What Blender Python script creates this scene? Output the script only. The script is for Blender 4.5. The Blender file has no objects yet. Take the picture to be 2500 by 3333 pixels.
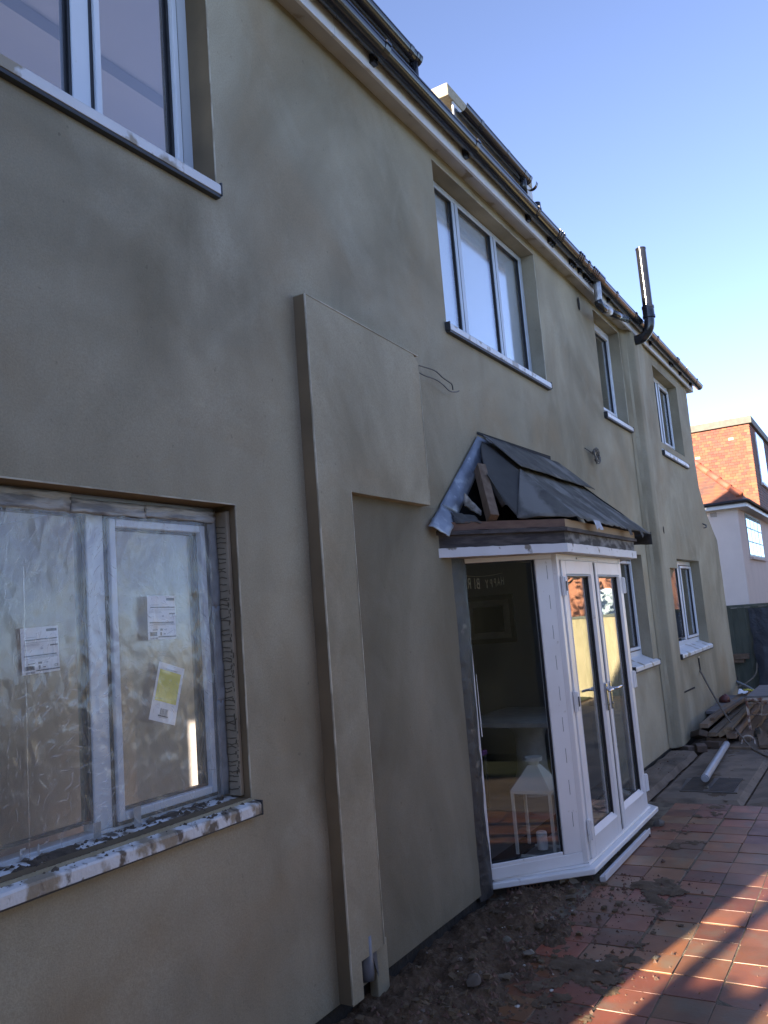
import bpy, math, random
from mathutils import Vector, Matrix, noise
R = math.radians
random.seed(7)
scene = bpy.context.scene
col = scene.collection

# ------------------------------------------------------------------ camera
CAM = Vector((0.0, -2.15, 1.55))
cam_d = bpy.data.cameras.new('camera')
cam = bpy.data.objects.new('camera', cam_d)
col.objects.link(cam)
cam_d.sensor_fit = 'VERTICAL'
cam_d.sensor_height = 36.0
cam_d.lens = 29.13
cam_d.clip_start = 0.05
cam_d.clip_end = 600
rv = Vector((0.51516961, -0.85351342, -0.07819919))
uv = Vector((-0.07197393, -0.13399683, 0.98836461))
wv = Vector((0.8540609, 0.50354711, 0.13046181))
m = Matrix((rv, uv, -wv)).transposed().to_4x4()
m.translation = CAM
cam.matrix_world = m
scene.camera = cam

# ------------------------------------------------------------------ light
SUN_EL = R(19)
sun_dir = Vector((-0.976, 0.217, 0)).normalized()          # horizontal direction towards the sun
world = bpy.data.worlds.new('World')
scene.world = world
world.use_nodes = True
wn = world.node_tree.nodes
wl = world.node_tree.links
bg = wn['Background']
sky = wn.new('ShaderNodeTexSky')
sky.sky_type = 'NISHITA'
sky.sun_disc = False
sky.sun_elevation = SUN_EL
sky.sun_rotation = math.atan2(sun_dir.x, sun_dir.y)
sky.air_density = 0.5
sky.dust_density = 0.05
sky.ozone_density = 4.5
hsv = wn.new('ShaderNodeHueSaturation')
hsv.inputs['Saturation'].default_value = 0.82
hsv.inputs['Hue'].default_value = 0.504
wl.new(sky.outputs[0], hsv.inputs['Color'])
wl.new(hsv.outputs[0], bg.inputs[0])
bg.inputs[1].default_value = 0.096
sd = bpy.data.lights.new('sun', 'SUN')
sd.energy = 4.0
sd.angle = R(0.53)
sd.color = (1.0, 0.86, 0.68)
so = bpy.data.objects.new('sun', sd)
col.objects.link(so)
tow = Vector((sun_dir.x * math.cos(SUN_EL), sun_dir.y * math.cos(SUN_EL), math.sin(SUN_EL)))
so.rotation_euler = tow.to_track_quat('Z', 'Y').to_euler()
so.location = (-20, 6, 12)
vs = scene.view_settings
vs.view_transform = 'Standard'
vs.look = 'None'
vs.gamma = 1
vs.use_curve_mapping = False
vs.exposure = 2.42
scene.cycles.max_bounces = 10
scene.cycles.transparent_max_bounces = 16

# ------------------------------------------------------------------ materials
def mat(name, c1, c2=None, rough=0.6, scale=4.0, detail=5.0, spread=(0.35, 0.65), bump=0.0, bscale=60.0, stretch=(1, 1, 1),
        metal=0.0, c3=None, s3=1.2, r3=(0.5, 0.7), spec=0.5, rand=0.0, rrough=0.0, bdist=0.01, distort=0.0):
    m = bpy.data.materials.new(name)
    m.use_nodes = True
    n, l = m.node_tree.nodes, m.node_tree.links
    b = n['Principled BSDF']
    b.inputs['Roughness'].default_value = rough
    b.inputs['Metallic'].default_value = metal
    b.inputs['Specular IOR Level'].default_value = spec
    tc = n.new('ShaderNodeTexCoord')
    mp = n.new('ShaderNodeMapping')
    mp.inputs['Scale'].default_value = stretch
    l.new(tc.outputs['Object'], mp.inputs['Vector'])
    vec = mp.outputs['Vector']
    oi = n.new('ShaderNodeObjectInfo')
    off = n.new('ShaderNodeVectorMath'); off.operation = 'SCALE'
    off.inputs['Scale'].default_value = 37.0
    cx = n.new('ShaderNodeCombineXYZ')
    for i in range(3): l.new(oi.outputs['Random'], cx.inputs[i])
    l.new(cx.outputs[0], off.inputs[0])
    ad = n.new('ShaderNodeVectorMath')
    l.new(vec, ad.inputs[0]); l.new(off.outputs[0], ad.inputs[1])
    vec = ad.outputs[0]
    last = None
    if c2 is not None:
        nz = n.new('ShaderNodeTexNoise')
        nz.inputs['Scale'].default_value = scale
        nz.inputs['Detail'].default_value = detail
        nz.inputs['Distortion'].default_value = distort
        l.new(vec, nz.inputs['Vector'])
        mr = n.new('ShaderNodeMapRange')
        mr.inputs[1].default_value, mr.inputs[2].default_value = spread
        l.new(nz.outputs['Fac'], mr.inputs[0])
        mx = n.new('ShaderNodeMix'); mx.data_type = 'RGBA'
        mx.inputs[6].default_value = (*c1, 1); mx.inputs[7].default_value = (*c2, 1)
        l.new(mr.outputs[0], mx.inputs[0])
        last = mx.outputs[2]
        if rrough:
            rr = n.new('ShaderNodeMapRange')
            rr.inputs[3].default_value = rough - rrough; rr.inputs[4].default_value = rough + rrough
            l.new(nz.outputs['Fac'], rr.inputs[0]); l.new(rr.outputs[0], b.inputs['Roughness'])
    if c3 is not None:
        n3 = n.new('ShaderNodeTexNoise'); n3.inputs['Scale'].default_value = s3; n3.inputs['Detail'].default_value = 4
        l.new(vec, n3.inputs['Vector'])
        m3 = n.new('ShaderNodeMapRange'); m3.inputs[1].default_value, m3.inputs[2].default_value = r3
        l.new(n3.outputs['Fac'], m3.inputs[0])
        x3 = n.new('ShaderNodeMix'); x3.data_type = 'RGBA'
        x3.inputs[7].default_value = (*c3, 1)
        if last is None: x3.inputs[6].default_value = (*c1, 1)
        else: l.new(last, x3.inputs[6])
        l.new(m3.outputs[0], x3.inputs[0]); last = x3.outputs[2]
    if rand:
        hs = n.new('ShaderNodeHueSaturation')
        rm = n.new('ShaderNodeMapRange'); rm.inputs[3].default_value = 1 - rand; rm.inputs[4].default_value = 1 + rand
        l.new(oi.outputs['Random'], rm.inputs[0]); l.new(rm.outputs[0], hs.inputs['Value'])
        w2 = n.new('ShaderNodeTexWhiteNoise'); w2.noise_dimensions = '1D'
        l.new(oi.outputs['Random'], w2.inputs['W'])
        hm = n.new('ShaderNodeMapRange'); hm.inputs[3].default_value = 0.5 - 0.05 * rand; hm.inputs[4].default_value = 0.5 + 0.05 * rand
        l.new(w2.outputs[0], hm.inputs[0]); l.new(hm.outputs[0], hs.inputs['Hue'])
        if last is None: hs.inputs['Color'].default_value = (*c1, 1)
        else: l.new(last, hs.inputs['Color'])
        last = hs.outputs[0]
    if last is None: b.inputs['Base Color'].default_value = (*c1, 1)
    else: l.new(last, b.inputs['Base Color'])
    if bump:
        bn = n.new('ShaderNodeTexNoise'); bn.inputs['Scale'].default_value = bscale; bn.inputs['Detail'].default_value = 6
        l.new(vec, bn.inputs['Vector'])
        bp = n.new('ShaderNodeBump'); bp.inputs['Strength'].default_value = bump; bp.inputs['Distance'].default_value = bdist
        l.new(bn.outputs['Fac'], bp.inputs['Height']); l.new(bp.outputs[0], b.inputs['Normal'])
    return m

def glass_mat(name, tint=(0.92, 0.95, 0.94), double=2.0, rough=0.0, wob=0.0):
    m = bpy.data.materials.new(name)
    m.use_nodes = True
    n, l = m.node_tree.nodes, m.node_tree.links
    n.remove(n['Principled BSDF'])
    out = n['Material Output']
    tr = n.new('ShaderNodeBsdfTransparent'); tr.inputs[0].default_value = (*tint, 1)
    gl = n.new('ShaderNodeBsdfGlossy'); gl.inputs['Roughness'].default_value = rough
    gl.inputs[0].default_value = (0.95, 0.96, 0.97, 1)
    fr = n.new('ShaderNodeFresnel'); fr.inputs[0].default_value = 1.52
    ge = n.new('ShaderNodeNewGeometry')
    im = n.new('ShaderNodeMapRange'); im.inputs[3].default_value = 1.52; im.inputs[4].default_value = 1 / 1.52
    l.new(ge.outputs['Backfacing'], im.inputs[0]); l.new(im.outputs[0], fr.inputs[0])
    mu = n.new('ShaderNodeMath'); mu.operation = 'MULTIPLY'; mu.use_clamp = True
    mu.inputs[1].default_value = double
    l.new(fr.outputs[0], mu.inputs[0])
    mx = n.new('ShaderNodeMixShader')
    l.new(mu.outputs[0], mx.inputs[0]); l.new(tr.outputs[0], mx.inputs[1]); l.new(gl.outputs[0], mx.inputs[2])
    if wob:
        tc = n.new('ShaderNodeTexCoord')
        nz = n.new('ShaderNodeTexNoise'); nz.inputs['Scale'].default_value = 2.2; nz.inputs['Detail'].default_value = 2
        l.new(tc.outputs['Object'], nz.inputs['Vector'])
        bp = n.new('ShaderNodeBump'); bp.inputs['Strength'].default_value = wob; bp.inputs['Distance'].default_value = 0.01
        l.new(nz.outputs['Fac'], bp.inputs['Height']); l.new(bp.outputs[0], gl.inputs['Normal'])
    l.new(mx.outputs[0], out.inputs[0])
    return m

def render_mat(name="fresh_render", tone=1.0):
    """damp, freshly floated sand and cement render: mottled, with trowel sweeps"""
    m = bpy.data.materials.new(name)
    m.use_nodes = True
    n, l = m.node_tree.nodes, m.node_tree.links
    b = n['Principled BSDF']
    b.inputs['Roughness'].default_value = 0.82
    b.inputs['Specular IOR Level'].default_value = 0.25
    tc = n.new('ShaderNodeTexCoord')
    def nz(scale, detail, stretch=(1, 1, 1), dist=0.0, lo=0.3, hi=0.7):
        mp = n.new('ShaderNodeMapping'); mp.inputs['Scale'].default_value = stretch
        l.new(tc.outputs['Object'], mp.inputs['Vector'])
        t = n.new('ShaderNodeTexNoise'); t.inputs['Scale'].default_value = scale; t.inputs['Detail'].default_value = detail
        t.inputs['Distortion'].default_value = dist
        l.new(mp.outputs[0], t.inputs['Vector'])
        r = n.new('ShaderNodeMapRange'); r.inputs[1].default_value = lo; r.inputs[2].default_value = hi
        l.new(t.outputs['Fac'], r.inputs[0])
        return t, r.outputs[0]
    def mix(a, bcol, f, amt=1.0, blend='MIX'):
        x = n.new('ShaderNodeMix'); x.data_type = 'RGBA'; x.blend_type = blend
        if isinstance(a, tuple): x.inputs[6].default_value = (*a, 1)
        else: l.new(a, x.inputs[6])
        if isinstance(bcol, tuple): x.inputs[7].default_value = (*bcol, 1)
        else: l.new(bcol, x.inputs[7])
        if amt == 1.0: l.new(f, x.inputs[0])
        else:
            k = n.new('ShaderNodeMath'); k.operation = 'MULTIPLY'; k.inputs[1].default_value = amt
            l.new(f, k.inputs[0]); l.new(k.outputs[0], x.inputs[0])
        return x.outputs[2]
    _, f1 = nz(0.8, 4, (1, 1, 0.85), 0.9, 0.36, 0.64)
    c = mix((0.256, 0.223, 0.153), (0.460, 0.413, 0.304), f1)
    _, f2 = nz(1.5, 6, (1.1, 1, 0.9), 0.5, 0.48, 0.78)
    c = mix(c, (0.165, 0.150, 0.105), f2, 0.42)
    _, f3 = nz(1.1, 4, (1, 1, 0.9), 0.8, 0.52, 0.74)
    c = mix(c, (0.345, 0.258, 0.155), f3, 0.6)
    _, f4 = nz(3.0, 5, (1.2, 1, 0.9), 0.9, 0.50, 0.74)
    c = mix(c, (0.48, 0.45, 0.355), f4, 0.26)
    _, f5 = nz(140, 3, (1, 1, 1), 0, 0.3, 0.7)
    c = mix(c, (0.16, 0.14, 0.095), f5, 0.3)
    _, f6 = nz(33, 2, (1, 1, 0.8), 0, 0.70, 0.78)
    c = mix(c, (0.12, 0.105, 0.075), f6, 0.5)
    if tone != 1:
        w_ = n.new('ShaderNodeMix'); w_.data_type = 'RGBA'; w_.blend_type = 'MULTIPLY'; w_.inputs[0].default_value = 1; w_.inputs[7].default_value = (tone, tone, tone, 1)
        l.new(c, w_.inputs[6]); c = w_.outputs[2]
    l.new(c, b.inputs['Base Color'])
    g, _ = nz(260, 4)
    s, _ = nz(5, 5, (1.2, 1, 1), 0.6)
    b1 = n.new('ShaderNodeBump'); b1.inputs['Strength'].default_value = 0.4; b1.inputs['Distance'].default_value = 0.02
    l.new(s.outputs['Fac'], b1.inputs['Height'])
    b2 = n.new('ShaderNodeBump'); b2.inputs['Strength'].default_value = 0.5; b2.inputs['Distance'].default_value = 0.003
    l.new(g.outputs['Fac'], b2.inputs['Height']); l.new(b1.outputs[0], b2.inputs['Normal'])
    l.new(b2.outputs[0], b.inputs['Normal'])
    return m

M = {}
M['render'] = render_mat()
M['render_shade'] = render_mat('shaded_render', 0.66)  # recess copy, darkened to stand for shade under the casing block
M['render_lit_dry'] = render_mat('lit_drier_render', 1.14)  # casing copy, lightened for its lit and drier face
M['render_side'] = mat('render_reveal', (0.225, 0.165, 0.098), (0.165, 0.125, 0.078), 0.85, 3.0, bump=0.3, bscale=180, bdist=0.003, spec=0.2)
M['keyed'] = mat('combed_render_coat', (0.36, 0.31, 0.235), (0.28, 0.24, 0.18), 0.9, 6, bump=0.4, bscale=120, bdist=0.004, spec=0.2)
M['scratch'] = mat('scratch_groove', (0.115, 0.095, 0.068), None, 0.95)
M['bead'] = mat('pale_arris', (0.52, 0.475, 0.37), (0.34, 0.30, 0.22), 0.7, 9, spread=(0.45, 0.6))
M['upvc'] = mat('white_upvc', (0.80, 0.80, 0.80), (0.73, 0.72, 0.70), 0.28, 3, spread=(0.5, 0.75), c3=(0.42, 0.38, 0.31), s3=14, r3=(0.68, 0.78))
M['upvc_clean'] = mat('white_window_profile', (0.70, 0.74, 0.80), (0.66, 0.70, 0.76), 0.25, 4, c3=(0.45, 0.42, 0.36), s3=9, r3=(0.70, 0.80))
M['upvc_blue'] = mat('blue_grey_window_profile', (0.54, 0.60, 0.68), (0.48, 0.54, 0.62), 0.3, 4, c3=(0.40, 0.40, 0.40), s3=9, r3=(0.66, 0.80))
M['gasket'] = mat('black_rubber_gasket', (0.015, 0.016, 0.02), None, 0.5)
M['sillw'] = mat('white_sill_with_splashes', (0.72, 0.73, 0.74), (0.66, 0.66, 0.66), 0.35, 3, c3=(0.33, 0.28, 0.2), s3=7, r3=(0.56, 0.62))
M['silldirty'] = mat('muddy_white_sill', (0.70, 0.71, 0.72), (0.32, 0.27, 0.2), 0.6, 13, spread=(0.48, 0.60), bump=0.5, bscale=40, bdist=0.01, c3=(0.13, 0.105, 0.08), s3=17, r3=(0.54, 0.63), stretch=(1.2, 1, 0.9))
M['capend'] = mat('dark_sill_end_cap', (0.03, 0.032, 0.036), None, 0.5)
M['mud'] = mat('mud', (0.06, 0.046, 0.034), (0.115, 0.088, 0.062), 0.9, 20, bump=0.8, bscale=60, bdist=0.01)
M['glass'] = glass_mat('window_glass', double=1.4, wob=0.05)
M['nglass'] = glass_mat('neighbour_window_glass', double=0.7)
M['glass_film'] = glass_mat('glass_behind_film', double=1.0, rough=0.2)
M['glass_side'] = glass_mat('side_light_glass', (0.95, 0.96, 0.96), 1.05, wob=0.05)
M['glass_frost'] = glass_mat('obscured_glass', (0.95, 0.96, 0.97), 1.5, rough=0.09, wob=0.04)
M['glass_up'] = glass_mat('window_glass_upper', (0.93, 0.95, 0.97), 2.1, wob=0.04)
M['glass_door'] = glass_mat('door_glass', (0.90, 0.93, 0.92), 1.6, wob=0.08)
M['blind'] = mat('pale_roller_blind', (0.60, 0.65, 0.69), None, 0.9)
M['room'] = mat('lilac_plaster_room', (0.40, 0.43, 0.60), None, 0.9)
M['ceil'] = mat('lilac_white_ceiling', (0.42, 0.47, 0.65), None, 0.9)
M['dimroom'] = mat('dark_dining_room', (0.30, 0.31, 0.33), None, 0.8)
M['floorin'] = mat('grey_room_floor', (0.16, 0.15, 0.15), (0.2, 0.19, 0.18), 0.4, 5)
M['paleboards'] = mat('pale_dusty_boards', (0.46, 0.42, 0.42), (0.40, 0.365, 0.36), 0.8, 4)
M['brownroom'] = mat('bare_plaster_room', (0.42, 0.36, 0.36), (0.47, 0.40, 0.40), 0.9, 3)
M['fascia'] = mat('white_painted_fascia', (0.78, 0.80, 0.84), (0.70, 0.71, 0.74), 0.4, 4, c3=(0.5, 0.42, 0.38), s3=6, r3=(0.6, 0.75), stretch=(0.4, 1, 1))
M['soffit'] = mat('grey_soffit', (0.50, 0.50, 0.50), (0.42, 0.41, 0.40), 0.7, 5, c3=(0.28, 0.25, 0.2), s3=5, r3=(0.58, 0.64))
M['gutter'] = mat('black_gutter_plastic', (0.013, 0.014, 0.018), (0.022, 0.022, 0.026), 0.17, 6, rrough=0.04, stretch=(0.3, 1, 1))
M['foil'] = mat('crumpled_silver_tape', (0.5, 0.5, 0.5), (0.36, 0.36, 0.37), 0.4, 22, metal=0.6, bump=0.7, bscale=40, bdist=0.01)
M['tape'] = mat('grey_duct_tape', (0.30, 0.32, 0.35), (0.20, 0.22, 0.24), 0.35, 18, bump=0.5, bscale=30, bdist=0.006)
M['tapesilver'] = mat('creased_silver_tape', (0.44, 0.47, 0.5), (0.20, 0.21, 0.23), 0.35, 14, spread=(0.42, 0.58), bump=0.9, bscale=24, bdist=0.01, stretch=(0.5, 1, 2.5))
M['clad'] = mat('white_dormer_cladding', (0.62, 0.61, 0.60), (0.56, 0.55, 0.54), 0.5, 4)
M['felt_edge'] = mat('sandy_flat_roof_edge', (0.42, 0.36, 0.26), (0.32, 0.28, 0.2), 0.9, 30, bump=0.5, bscale=90)
M['roof'] = mat('dark_red_roof_tile', (0.14, 0.06, 0.045), (0.09, 0.05, 0.04), 0.8, 8)
M['felt'] = mat('grey_roofing_felt', (0.15, 0.143, 0.131), (0.10, 0.096, 0.089), 1.0, 7, bump=0.8, bscale=300, bdist=0.003, c3=(0.215, 0.207, 0.193), s3=4, r3=(0.50, 0.60), spec=0.03)
M['felt_dark'] = mat('black_felt_underside', (0.060, 0.058, 0.055), (0.085, 0.082, 0.078), 0.95, 3, bump=0.3, bscale=20, bdist=0.01)
M['lead'] = mat('weathered_lead', (0.27, 0.30, 0.35), (0.17, 0.19, 0.23), 0.42, 7, spread=(0.4, 0.62), metal=0.45, bump=0.25, bscale=10, bdist=0.01, c3=(0.36, 0.39, 0.43), s3=11, r3=(0.55, 0.62))
M['rafter'] = mat('old_rafter_timber', (0.15, 0.095, 0.06), (0.22, 0.155, 0.105), 0.75, 8, stretch=(4, 4, 0.7), bump=0.3, bscale=60, bdist=0.003)
M['redwood'] = mat('red_brown_batten', (0.105, 0.05, 0.033), (0.15, 0.08, 0.05), 0.6, 6, stretch=(0.5, 3, 6), bump=0.2, bscale=40, bdist=0.003)
M['paleply'] = mat('fresh_pale_timber', (0.36, 0.24, 0.13), (0.30, 0.20, 0.11), 0.7, 6, stretch=(0.4, 3, 6))
M['blackwood'] = mat('rotten_black_timber', (0.038, 0.032, 0.033), (0.085, 0.072, 0.068), 0.85, 9, spread=(0.42, 0.62), stretch=(0.5, 1, 4), bump=0.5, bscale=30, bdist=0.006)
M['greywood'] = mat('greyed_peeling_timber', (0.05, 0.045, 0.043), (0.24, 0.23, 0.22), 0.85, 9, spread=(0.46, 0.66), stretch=(0.9, 1, 2), bump=0.5, bscale=30, bdist=0.006)
M['paintwood'] = mat('flaking_white_board', (0.68, 0.67, 0.69), (0.60, 0.59, 0.60), 0.5, 5, c3=(0.20, 0.17, 0.14), s3=9, r3=(0.64, 0.69), bump=0.2, bscale=30, bdist=0.004)
M['mortar'] = mat('old_mortar_fillet', (0.42, 0.40, 0.36), (0.16, 0.15, 0.13), 0.9, 14, spread=(0.42, 0.6), bump=0.8, bscale=30, bdist=0.02)
M['black'] = mat('black_void', (0.012, 0.012, 0.014), None, 0.9)
M['dpm'] = mat('black_damp_membrane', (0.022, 0.022, 0.024), (0.045, 0.043, 0.042), 0.5, 8, spread=(0.5, 0.7), bump=0.6, bscale=14, bdist=0.02, c3=(0.17, 0.155, 0.13), s3=9, r3=(0.66, 0.72))
M['chrome'] = mat('chrome_handle', (0.55, 0.55, 0.57), None, 0.12, metal=1.0)
M['brickold'] = mat('dirty_red_air_brick', (0.17, 0.085, 0.06), (0.1, 0.065, 0.05), 0.9, 20)
M['plinth'] = mat('patchy_damp_plinth', (0.06, 0.052, 0.044), (0.36, 0.34, 0.30), 0.9, 5, spread=(0.53, 0.56), bump=0.7, bscale=25, bdist=0.02)
M['footing'] = mat('shaded_gap_footing', (0.035, 0.03, 0.025), (0.022, 0.02, 0.017), 0.9, 6, bump=0.6, bscale=25, bdist=0.02)  # near black, paints the shadowy gap under the wall
M['soil'] = mat('wet_soil', (0.070, 0.044, 0.026), (0.135, 0.088, 0.053), 0.88, 9, bump=1.0, bscale=55, bdist=0.02, c3=(0.17, 0.115, 0.072), s3=24, r3=(0.56, 0.70), spec=0.3)
M['mudsmear'] = mat('drying_mud_film', (0.105, 0.070, 0.042), (0.15, 0.105, 0.066), 0.85, 9, bump=0.7, bscale=70, bdist=0.006, spec=0.25)
M['clod'] = mat('soil_clod', (0.07, 0.046, 0.028), (0.135, 0.09, 0.056), 0.9, 12, bump=0.8, bscale=40, bdist=0.01, rand=0.5)
M['stone'] = mat('dusty_stone', (0.20, 0.17, 0.13), (0.13, 0.11, 0.085), 0.85, 14, bump=0.5, bscale=40, bdist=0.006, rand=0.35)
M['chip'] = mat('pale_chip', (0.55, 0.52, 0.46), None, 0.8, rand=0.2)
M['tile'] = mat('terracotta_quarry_tile', (0.255, 0.094, 0.044), (0.170, 0.072, 0.040), 0.42, 5, spread=(0.35, 0.7), bump=0.25, bscale=60, bdist=0.003, c3=(0.18, 0.122, 0.08), s3=6, r3=(0.50, 0.74), rand=0.32, rrough=0.2)
M['grout'] = mat('sandy_joint', (0.10, 0.078, 0.054), (0.21, 0.17, 0.115), 0.95, 14, bump=0.8, bscale=90, bdist=0.01)
M['slab'] = mat('damp_concrete', (0.155, 0.115, 0.080), (0.22, 0.168, 0.12), 0.8, 5, bump=0.4, bscale=60, bdist=0.005, c3=(0.095, 0.07, 0.048), s3=3.5, r3=(0.5, 0.66), rrough=0.15)
M['lawn'] = mat('winter_lawn', (0.035, 0.052, 0.018), (0.06, 0.07, 0.025), 0.9, 3, bump=1.0, bscale=70, bdist=0.04)
M['earth'] = mat('garden_earth', (0.09, 0.075, 0.05), (0.06, 0.06, 0.03), 0.95, 0.7)
M['iron'] = mat('rusty_iron_cover', (0.08, 0.07, 0.062), (0.12, 0.095, 0.075), 0.55, 12, bump=0.3, bscale=60, bdist=0.004)
M['greypipe'] = mat('pale_grey_plastic_pipe', (0.40, 0.42, 0.46), (0.33, 0.35, 0.38), 0.4, 5)
M['plank'] = mat('muddy_scaffold_plank', (0.25, 0.18, 0.125), (0.16, 0.118, 0.085), 0.85, 4, stretch=(0.35, 4, 4), bump=0.4, bscale=30, bdist=0.004, rand=0.25, spec=0.2)
M['rust'] = mat('rusty_white_steel', (0.50, 0.44, 0.38), (0.17, 0.075, 0.05), 0.6, 14, spread=(0.44, 0.56), bump=0.3, bscale=50, bdist=0.003)
M['greyboard'] = mat('dusty_grey_board', (0.20, 0.185, 0.18), (0.15, 0.14, 0.135), 0.8, 6)
M['yellow'] = mat('yellow_glove', (0.62, 0.55, 0.05), (0.5, 0.44, 0.06), 0.7, 10)
M['redpl'] = mat('dull_red_plastic', (0.15, 0.034, 0.03), (0.10, 0.03, 0.027), 0.5, 6)
M['rope'] = mat('muddy_rope', (0.20, 0.165, 0.13), (0.14, 0.115, 0.09), 0.9, 30)
M['hose'] = mat('blue_grey_hose', (0.22, 0.25, 0.30), (0.28, 0.30, 0.33), 0.5, 20)
M['wire'] = mat('grey_cable', (0.06, 0.058, 0.055), (0.13, 0.12, 0.11), 0.6, 30)
M['concblock'] = mat('grey_concrete_lump', (0.15, 0.135, 0.115), (0.10, 0.09, 0.08), 0.9, 9, bump=0.6, bscale=30, bdist=0.01)
M['fence'] = mat('faded_fence_board', (0.36, 0.31, 0.18), (0.29, 0.25, 0.14), 0.85, 5, stretch=(3, 3, 0.6), bump=0.3, bscale=40, bdist=0.004, rand=0.12)
M['greenfence'] = mat('green_grey_close_board', (0.105, 0.115, 0.09), (0.075, 0.085, 0.068), 0.85, 5, stretch=(3, 3, 0.6), rand=0.12)
M['tarp'] = mat('black_blue_plastic_sheeting', (0.022, 0.026, 0.036), (0.036, 0.042, 0.054), 0.5, 3, bump=0.7, bscale=4, bdist=0.06)
M['nwall'] = mat('white_painted_render', (0.60, 0.495, 0.43), (0.56, 0.46, 0.40), 0.8, 2, bump=0.2, bscale=40, bdist=0.005)
M['ntile'] = mat('orange_hung_tile', (0.25, 0.060, 0.024), (0.195, 0.050, 0.024), 0.7, 9, rand=0.28)
M['ntile_edge'] = mat('bright_corner_tile', (0.29, 0.088, 0.036), (0.25, 0.078, 0.034), 0.7, 9, rand=0.15)
M['npale'] = mat('pale_bleached_tile', (0.46, 0.32, 0.21), None, 0.7)
M['nroof'] = mat('brown_red_plain_tile', (0.19, 0.075, 0.045), (0.115, 0.058, 0.045), 0.8, 5, spread=(0.4, 0.6), c3=(0.26, 0.085, 0.04), s3=2, r3=(0.5, 0.65))
M['nhip'] = mat('red_ridge_tile', (0.34, 0.085, 0.045), (0.27, 0.075, 0.045), 0.7, 5, rand=0.2)
M['nfelt'] = mat('grey_flat_roof_trim', (0.16, 0.15, 0.12), (0.125, 0.117, 0.098), 0.8, 6)
M['bark'] = mat('brown_bark', (0.13, 0.09, 0.06), (0.08, 0.058, 0.042), 0.9, 10)
M['leaf'] = mat('russet_winter_leaf', (0.20, 0.145, 0.08), (0.26, 0.20, 0.115), 0.8, 2)
M['hedge'] = mat('dark_hedge_leaf', (0.013, 0.017, 0.010), (0.020, 0.025, 0.014), 0.8, 2)
M['shrub'] = mat('evergreen_leaf', (0.055, 0.085, 0.03), (0.10, 0.12, 0.045), 0.8, 2)
M['brickfar'] = mat('orange_brick', (0.36, 0.16, 0.085), (0.29, 0.12, 0.07), 0.85, 8)
M['cream'] = mat('cream_render', (0.62, 0.55, 0.42), None, 0.85)
M['paper'] = mat('white_paper_label', (0.74, 0.76, 0.79), None, 0.5)
M['ink'] = mat('grey_print', (0.09, 0.10, 0.13), None, 0.6)
M['ink2'] = mat('pale_print', (0.42, 0.44, 0.48), None, 0.6)
M['yprint'] = mat('yellow_print', (0.66, 0.62, 0.10), None, 0.5)
M['lantern'] = mat('cream_metal_lantern', (0.62, 0.60, 0.54), None, 0.5)
M['candle'] = mat('white_wax', (0.72, 0.70, 0.66), None, 0.5)
M['letter'] = mat('pale_card_letter', (0.72, 0.70, 0.64), None, 0.8)
M['pedestal'] = mat('grey_carved_stone', (0.48, 0.47, 0.45), (0.38, 0.37, 0.36), 0.7, 10)
M['darkwood'] = mat('dark_chair_wood', (0.03, 0.025, 0.023), None, 0.4)
M['purple'] = mat('purple_cloth', (0.20, 0.06, 0.22), None, 0.9)
M['bricks'] = mat('muddy_brick', (0.13, 0.085, 0.062), (0.09, 0.075, 0.06), 0.9, 9, bump=0.5, bscale=30, bdist=0.006, rand=0.2)
M['galv'] = mat('galvanised_drain', (0.17, 0.18, 0.20), (0.11, 0.115, 0.13), 0.45, 8, metal=0.3)

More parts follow.
